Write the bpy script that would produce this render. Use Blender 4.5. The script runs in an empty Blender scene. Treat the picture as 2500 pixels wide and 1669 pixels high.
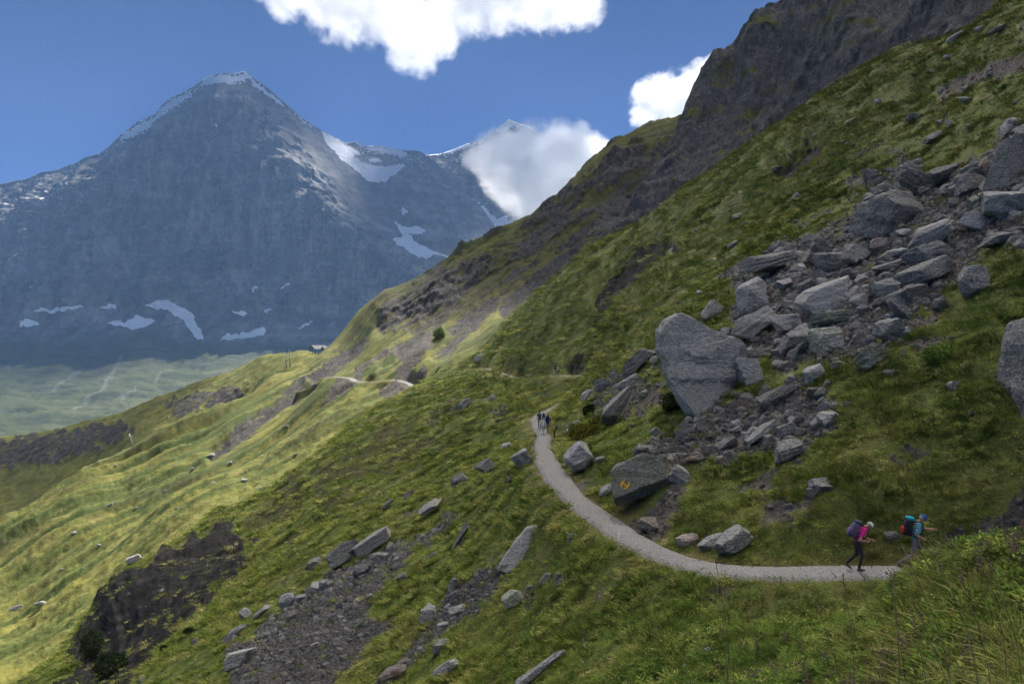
import bpy, bmesh, math, random
import numpy as np
from mathutils import Vector, Matrix, Euler
R = math.radians
rng = np.random.RandomState(7)
random.seed(7)
SC = bpy.context.scene
COL = SC.collection

# ------------------------------------------------------------------ camera
F, CX, CY = 1944.0, 1250.0, 834.5          # the photograph's focal length and centre in its own pixels
cam = bpy.data.objects.new('camera', bpy.data.cameras.new('camera'))
COL.objects.link(cam)
cam.data.sensor_width = 36.0
cam.data.lens = F / 2500.0 * 36.0
cam.data.clip_start = 0.1
cam.data.clip_end = 60000.0
cam.location = (0, 0, 0)
cam.rotation_euler = (R(90), 0, 0)
SC.camera = cam

# ------------------------------------------------------------------ sky and sun
SUN_AZ, SUN_EL = R(8.0), R(46.0)            # azimuth to the right of +Y
w = bpy.data.worlds.new('World'); SC.world = w; w.use_nodes = True
nt = w.node_tree
sky = nt.nodes.new('ShaderNodeTexSky'); sky.sky_type = 'NISHITA'; sky.sun_disc = False
sky.sun_elevation = SUN_EL; sky.sun_rotation = SUN_AZ
sky.altitude = 2100.0; sky.air_density = 0.34; sky.dust_density = 0.0; sky.ozone_density = 10.0
bg = nt.nodes['Background']; bg.inputs['Strength'].default_value = 0.050
nt.links.new(sky.outputs[0], bg.inputs[0])
sd = Vector((math.sin(SUN_AZ)*math.cos(SUN_EL), math.cos(SUN_AZ)*math.cos(SUN_EL), math.sin(SUN_EL)))
sl = bpy.data.lights.new('sun', 'SUN'); sl.energy = 5.0; sl.angle = R(0.53); sl.color = (1.0, 0.95, 0.87)
sun = bpy.data.objects.new('sun', sl); COL.objects.link(sun)
sun.rotation_euler = sd.to_track_quat('Z', 'Y').to_euler()
SC.view_settings.view_transform = 'Standard'; SC.view_settings.look = 'None'
SC.view_settings.gamma = 1.0; SC.view_settings.exposure = 1.35
SC.view_settings.use_curve_mapping = False
cy = SC.cycles
cy.use_denoising = True; cy.max_bounces = 12; cy.diffuse_bounces = 2; cy.glossy_bounces = 1
cy.transmission_bounces = 2; cy.volume_bounces = 12; cy.transparent_max_bounces = 6
cy.use_adaptive_sampling = True; cy.adaptive_threshold = 0.02

# ------------------------------------------------------------------ noise
_r = np.random.RandomState(11)
PERM = _r.permutation(256).astype(np.int32); PERM = np.concatenate([PERM, PERM, PERM])
_a = _r.uniform(0, 2*math.pi, 256); G2 = np.stack([np.cos(_a), np.sin(_a)], 1).astype(np.float32)
G3 = _r.normal(size=(256, 3)); G3 = (G3/np.linalg.norm(G3, axis=1)[:, None]).astype(np.float32)
def _fade(t): return t*t*t*(t*(t*6-15)+10)
def n2(x, y, seed=0):
    x = (x + seed*17.31).astype(np.float32); y = (y - seed*9.77).astype(np.float32)
    xf = np.floor(x); yf = np.floor(y); xi = xf.astype(np.int32) & 255; yi = yf.astype(np.int32) & 255
    fx = x-xf; fy = y-yf; u = _fade(fx); v = _fade(fy)
    def g(ix, iy, dx, dy):
        h = PERM[(PERM[ix & 255] + iy) & 255]; q = G2[h]; return q[..., 0]*dx + q[..., 1]*dy
    a = g(xi, yi, fx, fy); b = g(xi+1, yi, fx-1, fy); c = g(xi, yi+1, fx, fy-1); d = g(xi+1, yi+1, fx-1, fy-1)
    return (a+(b-a)*u)*(1-v) + (c+(d-c)*u)*v
def n3(p, seed=0):
    p = np.asarray(p, np.float32); x = p[..., 0]+np.float32(seed*13.7); y = p[..., 1]-np.float32(seed*7.3); z = p[..., 2]+np.float32(seed*3.9)
    xf = np.floor(x); yf = np.floor(y); zf = np.floor(z)
    xi = xf.astype(np.int32) & 255; yi = yf.astype(np.int32) & 255; zi = zf.astype(np.int32) & 255
    fx = x-xf; fy = y-yf; fz = z-zf; u = _fade(fx); v = _fade(fy); w_ = _fade(fz)
    def g(a, b, c):
        h = PERM[PERM[PERM[(xi+a) & 255] + ((yi+b) & 255)] + ((zi+c) & 255)] & 255; q = G3[h]
        return q[..., 0]*(fx-a)+q[..., 1]*(fy-b)+q[..., 2]*(fz-c)
    def lx(b, c):
        a0 = g(0, b, c); a1 = g(1, b, c); return a0+(a1-a0)*u
    y0 = lx(0, 0); y1 = lx(1, 0); z0 = y0+(y1-y0)*v
    y0 = lx(0, 1); y1 = lx(1, 1); z1 = y0+(y1-y0)*v
    return z0+(z1-z0)*w_
def fbm2(x, y, o=4, seed=0, gain=.5, ridge=False):
    t = 0; a = 1.0
    for i in range(o):
        n = n2(x, y, seed+i*3.1)
        t = t + a*((0.35-np.abs(n))*2 if ridge else n); x = x*2.03; y = y*2.03; a *= gain
    return t
def fbm3(p, o=4, seed=0, gain=.5, ridge=False):
    t = 0; a = 1.0; p = np.array(p, float)
    for i in range(o):
        n = n3(p, seed+i*3.1)
        t = t + a*((0.35-np.abs(n))*2 if ridge else n); p = p*2.03; a *= gain
    return t
def sstep(a, b, x):
    t = np.clip((x-a)/(b-a), 0, 1); return t*t*(3-2*t)

# ------------------------------------------------------------------ mesh helpers
def link(o, parent=None):
    COL.objects.link(o)
    if parent is not None: o.parent = parent
    return o
def mesh_np(name, V, Fq, smooth=True):
    """V (n,3), Fq (m,k) with k 3 or 4"""
    me = bpy.data.meshes.new(name)
    V = np.ascontiguousarray(V, np.float32); Fq = np.ascontiguousarray(Fq, np.int32)
    m, k = Fq.shape
    me.vertices.add(len(V)); me.vertices.foreach_set('co', V.ravel())
    me.loops.add(m*k); me.loops.foreach_set('vertex_index', Fq.ravel())
    me.polygons.add(m)
    me.polygons.foreach_set('loop_start', np.arange(0, m*k, k, dtype=np.int32))
    me.polygons.foreach_set('loop_total', np.full(m, k, np.int32))
    me.polygons.foreach_set('use_smooth', np.full(m, smooth, bool))
    me.update(calc_edges=True)
    return me
def grid_faces(nr, nc):
    i = np.arange(nr-1)[:, None]*nc + np.arange(nc-1)[None, :]
    return np.stack([i, i+1, i+nc+1, i+nc], -1).reshape(-1, 4)
def set_col(me, name, arr):
    a = me.attributes.new(name, 'FLOAT_COLOR', 'POINT')
    c = np.ones((len(arr), 4), np.float32); c[:, :arr.shape[1]] = arr
    a.data.foreach_set('color', c.ravel())
def obj(name, me, mat=None, parent=None):
    o = bpy.data.objects.new(name, me); link(o, parent)
    if mat is not None: me.materials.append(mat)
    return o
def tag(o, label=None, cat=None, group=None, kind=None):
    if label: o['label'] = label
    if cat: o['category'] = cat
    if group: o['group'] = group
    if kind: o['kind'] = kind
    return o
def empty(name, loc=(0, 0, 0), rz=0.0):
    o = bpy.data.objects.new(name, None); link(o); o.location = loc; o.rotation_euler = (0, 0, rz); o.empty_display_size = .2
    return o
def P(px, py, Y): return np.array([(px-CX)/F*Y, Y, (CY-py)/F*Y])
def proj(v): return CX+F*v[..., 0]/v[..., 1], CY-F*v[..., 2]/v[..., 1]
def psd(poly, px, py):
    """signed distance (inside positive) to a polygon"""
    poly = np.array(poly, float); d = np.full(px.shape, 1e9); ins = np.zeros(px.shape, bool)
    for i in range(len(poly)):
        ax, ay = poly[i]; bx, by = poly[(i+1) % len(poly)]
        ex, ey = bx-ax, by-ay; t = np.clip(((px-ax)*ex+(py-ay)*ey)/(ex*ex+ey*ey+1e-9), 0, 1)
        d = np.minimum(d, np.hypot(px-ax-t*ex, py-ay-t*ey))
        c = ((ay > py) != (by > py)) & (px < (bx-ax)*(py-ay)/(by-ay+1e-12)+ax); ins ^= c
    return np.where(ins, d, -d)
def pmask(poly, px, py, soft, wob=0, wscale=30, seed=0):
    poly = np.array(poly, float); out = np.zeros(px.shape); m = soft+wob*1.5+2
    k = (px > poly[:, 0].min()-m) & (px < poly[:, 0].max()+m) & (py > poly[:, 1].min()-m) & (py < poly[:, 1].max()+m)
    if not k.any(): return out
    x, y = px[k], py[k]
    d = psd(poly, x, y)
    if wob: d = d + wob*fbm2(x/wscale, y/wscale, 4, seed, .6)*1.6
    out[k] = sstep(-soft, soft, d); return out

# ------------------------------------------------------------------ node material helper
class NT:
    def __init__(s, name):
        s.m = bpy.data.materials.new(name); s.m.use_nodes = True; s.t = s.m.node_tree; s.t.nodes.clear()
        s.out = s.n('OutputMaterial')
    def n(s, typ, **kw):
        nd = s.t.nodes.new('ShaderNode'+typ)
        for k, v in kw.items(): setattr(nd, k, v)
        return nd
    def l(s, a, b): s.t.links.new(a, b)
    def inp(s, nd, i, v):
        if v is None: return
        if hasattr(v, 'is_output'): s.l(v, nd.inputs[i])
        else:
            if isinstance(v, tuple) and len(v) == 3 and nd.inputs[i].type == 'RGBA': v = v+(1,)
            nd.inputs[i].default_value = v
    def pos(s): return s.n('NewGeometry').outputs['Position']
    def objco(s): return s.n('TexCoord').outputs['Object']
    def scale(s, vec, sc):
        m = s.n('Mapping'); s.l(vec, m.inputs[0]); m.inputs['Scale'].default_value = sc; return m.outputs[0]
    def noise(s, vec, scale, detail=4, rough=.55, dist=0, color=False):
        q = s.n('TexNoise'); s.l(vec, q.inputs['Vector']); q.inputs['Scale'].default_value = scale
        q.inputs['Detail'].default_value = detail; q.inputs['Roughness'].default_value = rough; q.inputs['Distortion'].default_value = dist
        return q.outputs[1 if color else 0]
    def vor(s, vec, scale, feat='F1', out=0, rnd=1.0):
        q = s.n('TexVoronoi', feature=feat); s.l(vec, q.inputs['Vector']); q.inputs['Scale'].default_value = scale
        q.inputs['Randomness'].default_value = rnd; return q.outputs[out]
    def ramp(s, f, stops):
        q = s.n('ValToRGB'); s.l(f, q.inputs[0]); e = q.color_ramp.elements
        while len(e) < len(stops): e.new(.5)
        for x, (p, c) in zip(e, stops):
            x.position = p; x.color = (c if isinstance(c, tuple) else (c, c, c))+(1,)
        return q.outputs[0]
    def mix(s, f, a, b, mode='MIX'):
        q = s.n('MixRGB', blend_type=mode); s.inp(q, 0, f); s.inp(q, 1, a); s.inp(q, 2, b); return q.outputs[0]
    def math(s, op, a, b=None, clamp=False):
        q = s.n('Math', operation=op, use_clamp=clamp); s.inp(q, 0, a); s.inp(q, 1, b); return q.outputs[0]
    def attr(s, name):
        q = s.n('Attribute', attribute_name=name); sp = s.n('SeparateColor'); s.l(q.outputs['Color'], sp.inputs[0]); return sp.outputs
    def bsdf(s, col, rough=.9, bump=None, strength=.5, dist=.05, spec=.15, normal=None):
        b = s.n('BsdfPrincipled'); s.inp(b, 'Base Color', col); s.inp(b, 'Roughness', rough); s.inp(b, 'Specular IOR Level', spec)
        if bump is not None:
            u = s.n('Bump'); u.inputs['Strength'].default_value = strength; u.inputs['Distance'].default_value = dist
            s.l(bump, u.inputs['Height']); s.l(u.outputs[0], b.inputs['Normal'])
        s.l(b.outputs[0], s.out.inputs[0]); return b
def plain(name, col, rough=.8, spec=.2, metal=0):
    t = NT(name); q = t.noise(t.objco(), 25, 4); c = t.mix(.35, col, t.mix(1, col, t.ramp(q, [(.3, .6), (.7, 1.3)]), 'MULTIPLY'))
    b = t.bsdf(c, rough, spec=spec); b.inputs['Metallic'].default_value = metal; return t.m

# ------------------------------------------------------------------ polar height fields
def upsample(a, n):
    m = len(a); t = np.linspace(0, m-1, n); i = np.minimum(t.astype(int), m-2); f = (t-i)[:, None]
    p = np.vstack([2*a[:1]-a[1:2], a, 2*a[-1:]-a[-2:-1]]); w, b, c, d = p[i], p[i+1], p[i+2], p[i+3]
    return .5*((2*b)+(c-w)*f+(2*w-5*b+4*c-d)*f*f+(-w+3*b-3*c+d)*f**3)
class Field:
    """a height field over (x/y, log y), smooth through control points given as (px, py, distance)"""
    TS = .35
    def __init__(s, ctrl, base, smooth=1e-4):
        c = np.array(ctrl, float); s.base = base
        s.c = np.stack([(c[:, 0]-CX)/F, np.log(c[:, 2])*s.TS], 1); e = (CY-c[:, 1])/F - base((c[:, 0]-CX)/F, c[:, 2])
        n = len(c); K = s.k(s.c, s.c)+np.eye(n)*smooth; Pm = np.concatenate([np.ones((n, 1)), s.c], 1)
        A = np.block([[K, Pm], [Pm.T, np.zeros((3, 3))]]); s.w = np.linalg.solve(A, np.concatenate([e, np.zeros(3)]))
    @staticmethod
    def k(a, b):
        r2 = ((a[:, None, :]-b[None, :, :])**2).sum(-1); return .5*r2*np.log(r2+1e-12)
    def e(s, sx, Y):
        sh = sx.shape; q = np.stack([sx.ravel(), np.log(Y.ravel())*s.TS], 1); o = np.empty(len(q)); n = len(s.c)
        for i in range(0, len(q), 40000):
            b = q[i:i+40000]; o[i:i+40000] = s.k(b, s.c)@s.w[:n]+s.w[n]+b@s.w[n+1:]
        return o.reshape(sh)+s.base(sx, Y)
    def grid(s, px0, px1, nc, Y0, Y1, nr):
        s.sx = np.linspace((px0-CX)/F, (px1-CX)/F, nc); s.t = np.linspace(math.log(Y0), math.log(Y1), nr)
        SX, T = np.meshgrid(s.sx, s.t); Y = np.exp(T); q = 5
        cs = np.linspace(s.sx[0], s.sx[-1], nc//q+1); ct = np.linspace(s.t[0], s.t[-1], nr//q+1); A, B = np.meshgrid(cs, ct)
        E = upsample(upsample(s.e(A, np.exp(B)), nr).T, nc).T
        s.X = SX*Y; s.Y = Y; s.Z = E*Y; return s
    def V(s): return np.stack([s.X, s.Y, s.Z], -1)
    def z(s, x, y):
        x = np.asarray(x, float); y = np.asarray(y, float)
        a = np.clip((x/y-s.sx[0])/(s.sx[1]-s.sx[0]), 0, len(s.sx)-1.001); b = np.clip((np.log(y)-s.t[0])/(s.t[1]-s.t[0]), 0, len(s.t)-1.001)
        i = a.astype(int); j = b.astype(int); u = a-i; v = b-j; Z = s.Z
        return (Z[j, i]*(1-u)+Z[j, i+1]*u)*(1-v)+(Z[j+1, i]*(1-u)+Z[j+1, i+1]*u)*v
    def hit(s, px, py, Ymin=0):
        a = (px-CX)/F; e = (CY-py)/F; i = int(round((a-s.sx[0])/(s.sx[1]-s.sx[0]))); i = min(max(i, 0), len(s.sx)-1)
        E = s.Z[:, i]/s.Y[:, i]; k = np.where((E >= e) & (s.Y[:, i] > Ymin))[0]
        if len(k) == 0: k = [len(s.t)-1]
        Y = s.Y[k[0], i]; return np.array([a*Y, Y, s.z(a*Y, Y)])
    def nrm(s, x, y, d=.6):
        gx = (s.z(x+d, y)-s.z(x-d, y))/(2*d); gy = (s.z(x, y+d)-s.z(x, y-d))/(2*d); v = np.stack([-gx, -gy, np.ones_like(gx)], -1)
        return v/np.linalg.norm(v, axis=-1, keepdims=True)

TRAIL = [(2750,1385,22.5),(2600,1390,23.2),(2450,1392,23.9),(2300,1393,24.4),(2094,1392,25),(1900,1394,25.3),(1780,1388,25.8),(1680,1372,26.8),(1580,1332,29),(1500,1286,31.8),
 (1430,1235,35.5),(1370,1175,41),(1332,1118,50),(1322,1085,61),(1328,1062,74),(1312,1035,84),(1318,1012,93),(1352,995,102),(1420,960,114),(1468,922,124),(1430,915,129),(1390,917,133),(1352,916,138),(1300,922,152),(1262,922,168),(1215,908,186),(1178,899,202),(1140,905,225)]
crestR = [(2750,-170,78),(2450,5,92),(2200,118,112),(2000,236,130),(1850,348,150),(1700,443,170),(1500,572,200),(1400,647,215),(1300,722,235),(1220,792,252)]
crestB = [(1100,875,245),(1000,955,225),(850,1052,195),(700,1162,170),(520,1252,150),(400,1345,138),(240,1460,120),(205,1520,112),(100,1620,105),(-100,1800,98)]
ctl = TRAIL + crestR + crestB + [
 (2300,1600,10),(2500,1322,13),(2500,1669,8),(2250,1400,15.5),(2100,1669,12),(1900,1669,15),(1700,1669,18.5),(1700,1590,20.6),(1250,1669,26),(1250,1500,30.5),
 (1000,1669,31),(1000,1400,48),(1000,1500,41),(700,1669,39),(400,1669,54),(700,1450,66),(620,1372,98),(450,1510,80),(290,1650,70),(560,1560,58),(850,1300,75),
 (2350,1000,29.5),(2480,1010,28),(2094,1200,27.5),(2094,1000,32),(2350,700,38),(2100,800,39),(2350,420,52),(2480,350,50),(2100,600,52),(1900,600,66),(2300,250,75),(2000,420,85),
 (1690,1000,42),(1560,1225,33),(1850,1100,34),(1750,620,95),(1600,640,120),(1500,750,110),(1650,760,72),(1800,850,48),(1450,880,104),(1400,720,170),(1300,810,180),(1200,905,170),(1100,960,165),
 (1000,1050,140),(900,1150,118),(800,1200,110),(1000,1200,85),(1100,1100,95),(1200,1010,104),(1200,1200,55),(1100,1300,55),(1250,1050,88),(1400,1080,62),(1500,1050,52),(1420,960,90),(1560,900,62),
 (640,1300,128),(500,1400,110),(350,1520,98),(250,1640,88),(3000,1200,20),(3000,600,28),(3000,1669,6),(2900,0,60),(-300,1900,60),
 (2600,1900,5),(1900,1950,8),(1250,2050,10),(1250,3000,3),(2500,2800,3),(300,2100,22),(-300,2100,30)]
for (a, b, c) in crestR+crestB: ctl += [(a, b+55, c*1.14), (a, b+150, c*1.4)]
def baseN(sx, Y): return .6*sx-9.7*(1-np.exp(-Y/14))/Y
near = Field(ctl, baseN, 3e-5).grid(-260, 2760, 660, 3.0, 330, 700)

def catmull(pts, step):
    p = np.array(pts); p = np.vstack([2*p[0]-p[1], p, 2*p[-1]-p[-2]]); out = []
    for i in range(1, len(p)-2):
        L = np.linalg.norm(p[i+1]-p[i]); n = max(2, int(L/step))
        for k in range(n):
            t = k/n; a, b, c, d = p[i-1], p[i], p[i+1], p[i+2]
            out.append(.5*((2*b)+(-a+c)*t+(2*a-5*b+4*c-d)*t*t+(-a+3*b-3*c+d)*t**3))
    out.append(p[-2]); return np.array(out)
trail = catmull([P(*q) for q in TRAIL], .35)
def near_poly(pts, X, Y, rad):
    """distance to the polyline and the z of its nearest point"""
    D = np.full(X.shape, 1e9); Zn = np.zeros(X.shape); n = 12
    for i in range(0, len(pts), n):
        c = pts[i:i+n+1]; lo = c.min(0)-rad; hi = c.max(0)+rad
        k = np.nonzero((X > lo[0]) & (X < hi[0]) & (Y > lo[1]) & (Y < hi[1]))
        if len(k[0]) == 0: continue
        q = (X[k][:, None]-c[None, :, 0])**2+(Y[k][:, None]-c[None, :, 1])**2; j = q.argmin(1); d = np.sqrt(q.min(1)); m = d < D[k]
        kk = (k[0][m], k[1][m]); D[kk] = d[m]; Zn[kk] = c[j[m], 2]
    return D, Zn
TD, TZ = near_poly(trail, near.X, near.Y, 6)
pxN, pyN = proj(near.V())
# near slope regions: rock, scree, soil, heath; spur and heath also carry painted shade
SCREE1 = [(560,1660),(545,1590),(600,1560),(700,1480),(780,1420),(900,1360),(1000,1310),(1080,1260),(1115,1248),(1090,1290),(1010,1350),(930,1420),(905,1500),(960,1530),(900,1590),(830,1640),(800,1700),(560,1740)]
SCREE2 = [(1180,1390),(1240,1375),(1220,1430),(1160,1500),(1060,1575),(980,1640),(900,1700),(930,1660),(1000,1580),(1060,1500),(1095,1430)]
RUB1 = [(1800,640),(1900,590),(2040,570),(2090,470),(2200,400),(2400,400),(2440,300),(2560,280),(2560,640),(2420,600),(2330,690),(2260,760),(2200,830),(2080,870),(1950,900),(1830,870),(1790,760)]
RUB2 = [(1590,1060),(1720,1010),(1800,970),(1950,930),(2070,990),(2010,1060),(1950,1120),(1850,1110),(1720,1140),(1640,1150),(1570,1110)]
RUB3 = [(1450,930),(1520,900),(1610,890),(1625,960),(1600,1010),(1490,1030),(1430,1000)]
SOIL1 = [(1490,1265),(1560,1225),(1650,1180),(1680,1190),(1640,1260),(1610,1290),(1560,1295)]
SOIL2 = [(2290,1290),(2360,1240),(2520,1180),(2520,1290),(2310,1330)]
SPUR_SHADE = [(205,1520),(240,1440),(400,1345),(520,1290),(600,1320),(615,1370),(560,1440),(450,1525),(330,1650),(250,1720),(150,1700)]  # lower-left spur face: dark tone painted in place of its shade
HEATH_SHADE = [(560,1290),(720,1180),(850,1090),(1000,1030),(1120,990),(1010,1130),(850,1215),(700,1262)]  # brown heath, its darkness partly painted shade
SOIL3 = [(2290,205),(2500,130),(2510,160),(2350,220),(2300,240)]
SOIL4 = [(1870,1225),(1960,1220),(1995,1195),(1990,1235),(1900,1265)]
soil = np.maximum.reduce([pmask(SCREE1, pxN, pyN, 8, 22, 60, 1), pmask(SCREE2, pxN, pyN, 6, 18, 40, 2), pmask(SOIL1, pxN, pyN, 8, 14, 30, 3),
  .9*pmask(SOIL2, pxN, pyN, 15, 25, 40, 4), .8*pmask(RUB1, pxN, pyN, 18, 45, 60, 5), .85*pmask(RUB2, pxN, pyN, 12, 30, 40, 6), .6*pmask(RUB3, pxN, pyN, 12, 30, 40, 7),
  pmask(SOIL3, pxN, pyN, 6, 10, 20, 8), .8*pmask(SOIL4, pxN, pyN, 6, 12, 20, 9)])
DARK = [[(1500,640),(1600,575),(1650,600),(1560,680),(1470,760),(1440,800),(1460,740)], [(1880,420),(1960,340),(2060,300),(2000,370),(1930,430)], [(1375,890),(1410,860),(1440,890),(1430,920),(1395,915)],
        [(1600,1060),(1660,1020),(1650,1060)], [(1200,1010),(1240,990),(1250,1010),(1210,1050)], [(1100,990),(1140,970),(1150,985),(1115,1010)], [(2330,1360),(2500,1330),(2500,1420),(2400,1410)]]
rock_shade = .9*pmask(SPUR_SHADE, pxN, pyN, 14, 30, 50, 8)  # shade of the spur face put in as near-black rock
for i, q in enumerate(DARK[:2]): rock_shade = np.maximum(rock_shade, .9*pmask(q, pxN, pyN, 8, 16, 30, 20+i))
for i, q in enumerate(DARK[2:6]): rock_shade = np.maximum(rock_shade, .8*pmask(q, pxN, pyN, 5, 10, 15, 30+i))
_b = fbm2(near.X/3.1, near.Y/3.1, 5, 40, .6); _b2 = fbm2(near.X/14, near.Y/14, 3, 41)
bare = sstep(.42, .62, _b+.35*_b2)*sstep(12, 30, near.Y)            # scattered bare patches
soil = np.maximum(soil, .75*bare*(near.Y < 140))
heath = np.clip(1.3*pmask(SPUR_SHADE, pxN, pyN, 14, 30, 50, 8)+.9*pmask(HEATH_SHADE, pxN, pyN, 18, 40, 60, 9)+.6*sstep(.25, .6, fbm2(near.X/6, near.Y/9, 4, 50)), 0, 1)
flat = sstep(3.0, .9, TD)
# relief: hummocks, fall-line ribs, rock ledges
amp = sstep(2, 18, near.Y)
rel = amp*(.55*fbm2(near.X/9, near.Y/13, 3, 1)*sstep(25, 70, near.Y) + .30*fbm2(near.X/2.6, near.Y/3.2, 3, 2)+.10*fbm2(near.X/.7, near.Y/.7, 2, 3))
rel += sstep(60, 110, near.Y)*(.9*fbm2((near.Y+.35*near.X)/9, (near.X-.3*near.Y)/45, 4, 4, .55)+.5*fbm2(near.X/4, near.Y/6, 4, 6, .6))
q = fbm2(near.X/5+near.Y/9, near.Z/1.6, 5, 12, .6, True)
rel += rock_shade*(.45*q*sstep(40, 90, near.Y)+.2*q)
for i, g in enumerate(DARK[:2]): rel -= 1.8*pmask(g, pxN, pyN, 14, 14, 30, 20+i)
for i, g in enumerate(DARK[2:6]): rel -= .8*pmask(g, pxN, pyN, 8, 10, 15, 30+i)
rel += soil*.18*fbm2(near.X/.9, near.Y/.9, 3, 13)
near.Z = near.Z + rel*(1-.9*flat)
near.Z = near.Z*(1-flat)+flat*(TZ-.06)
near.Z -= .05*sstep(1.05, .75, TD)
vN = near.V()
meN = mesh_np('hillside', vN.reshape(-1, 3), grid_faces(*near.X.shape))
verge = sstep(2.2, 1.0, TD)
set_col(meN, 'mask', np.stack([rock_shade, soil, heath], -1).reshape(-1, 3))
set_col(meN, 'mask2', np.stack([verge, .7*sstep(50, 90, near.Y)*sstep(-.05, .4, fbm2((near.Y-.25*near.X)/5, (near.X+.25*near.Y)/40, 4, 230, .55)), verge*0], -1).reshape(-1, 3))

# ---- materials of the ground
def grass_mat(name, fine=1.0, far=False, rk_gain=1.0):
    t = NT(name); p = t.pos(); m = t.attr('mask'); m2 = t.attr('mask2')
    st = t.scale(p, (1, .6, 1.0))
    a = t.noise(p, .11*fine, 5, .6); b = t.noise(p, .9*fine, 6, .65); c = t.noise(st, 6*fine, 5, .7)
    col = t.mix(t.ramp(a, [(.35, 0.), (.65, 1.)]), (.085, .105, .024) if far else (.070, .105, .022), (.225, .20, .044) if far else (.135, .150, .036))
    col = t.mix(t.ramp(b, [(.38, 0.), (.68, .85)]), col, (.046, .066, .018))
    col = t.mix(t.ramp(t.noise(p, .33*fine, 4), [(.52, 0.), (.72, .7)]), col, (.20, .165, .058))
    col = t.mix(t.ramp(c, [(.3, 0.), (.75, .55)]), col, (.17, .172, .052))
    col = t.mix(t.math('MULTIPLY', m2[1], .85), col, t.mix(b, (.030, .048, .012), (.060, .085, .020)))  # darker green furrow streaks, also standing in for missing rib shading
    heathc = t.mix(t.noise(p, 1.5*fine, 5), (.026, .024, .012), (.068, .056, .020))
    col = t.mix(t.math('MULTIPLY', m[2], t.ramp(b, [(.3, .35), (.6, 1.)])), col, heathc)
    col = t.mix(t.math('MULTIPLY', m2[0], .6), col, (.14, .105, .045))
    # soil and scree
    v = t.vor(p, 5*fine, out=1); sp = t.n('SeparateColor'); t.l(v, sp.inputs[0])
    sc = t.mix(sp.outputs[0], (.040, .036, .032), (.13, .121, .112))
    sc = t.mix(t.noise(p, .6*fine, 4), sc, t.mix(.5, sc, (.085, .06, .042)))
    col = t.mix(t.ramp(t.math('ADD', m[1], t.math('MULTIPLY', t.math('SUBTRACT', t.noise(p, 2.3*fine, 5, .7), .5), .9)), [(.42, 0.), (.58, 1.)]), col, sc)
    # rock
    lay = t.noise(t.scale(p, (1.1, .3, .8) if far else (.3, .3, 2.2)), 1.2*fine, 7, .7, 1.2 if far else 0); crk_ = t.vor(t.scale(p, (1, 1, .45)), .35*fine if far else 1.2, 'DISTANCE_TO_EDGE'); rk = t.ramp(lay, [(.30, tuple(c*rk_gain for c in (.035, .033, .032))), (.5, tuple(c*rk_gain for c in (.115, .107, .10))), (.7, tuple(c*rk_gain for c in (.24, .228, .215)))] if far else [(.3, (.006, .006, .0055)), (.55, (.022, .021, .019)), (.8, (.075, .072, .068))])  # near ramp almost black, standing in for shade on the spur
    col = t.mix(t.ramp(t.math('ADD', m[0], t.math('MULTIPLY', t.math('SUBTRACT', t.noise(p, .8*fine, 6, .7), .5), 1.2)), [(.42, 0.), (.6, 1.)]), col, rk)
    h = t.math('ADD', t.math('MULTIPLY', t.math('MULTIPLY', crk_, m[0]), 1.5 if far else 0.), t.math('MULTIPLY', b, 1.2)); h = t.math('ADD', h, t.math('ADD', t.math('MULTIPLY', c, .5), t.math('MULTIPLY', lay, m[0])))
    t.bsdf(col, .95, h, .8, .22/fine, .1)
    return t.m
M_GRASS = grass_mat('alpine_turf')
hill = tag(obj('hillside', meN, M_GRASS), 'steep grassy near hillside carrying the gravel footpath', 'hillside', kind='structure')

# trail surface
def trail_mesh(name, pts, half, parent=None):
    d = np.gradient(pts[:, :2], axis=0); d /= np.linalg.norm(d, axis=1)[:, None]; nrm_ = np.stack([-d[:, 1], d[:, 0]], 1)
    k = 11; rows = []
    for j in range(k):
        u = -1+2*j/(k-1)
        wv = half*(1+.38*fbm2(np.arange(len(pts))/14., np.full(len(pts), 5.*np.sign(u)), 3, 3))
        x = pts[:, :2]+nrm_*(u*wv)[:, None]; z = pts[:, 2]+.03*(1-u*u)-.10*sstep(.75, 1.0, abs(u))-.02+.02*fbm2(x[:, 0]/.5, x[:, 1]/.5, 2, 9)
        rows.append(np.concatenate([x, z[:, None]], 1))
    V = np.stack(rows, 1); return mesh_np(name, V.reshape(-1, 3), grid_faces(len(pts), k))
def gravel_mat():
    t = NT('footpath_gravel'); p = t.pos()
    v = t.vor(p, 22, out=1); sp = t.n('SeparateColor'); t.l(v, sp.inputs[0])
    c = t.mix(sp.outputs[0], (.15, .143, .138), (.31, .30, .29)); c = t.mix(t.ramp(t.noise(p, 1.1, 5, .6), [(.35, .0), (.7, .8)]), c, (.21, .20, .185))
    c = t.mix(t.ramp(t.noise(p, 5, 4, .7), [(.55, 0.), (.75, .6)]), c, (.13, .12, .11))
    t.bsdf(c, .95, t.math('ADD', t.vor(p, 22), t.noise(p, 4, 4)), .6, .04, .1); return t.m
M_PATH = gravel_mat()
tr_me = trail_mesh('footpath', trail[2:], .70); tag(obj('footpath', tr_me, M_PATH), 'pale gravel hiking path winding along the near slope', 'footpath', kind='structure')

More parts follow.
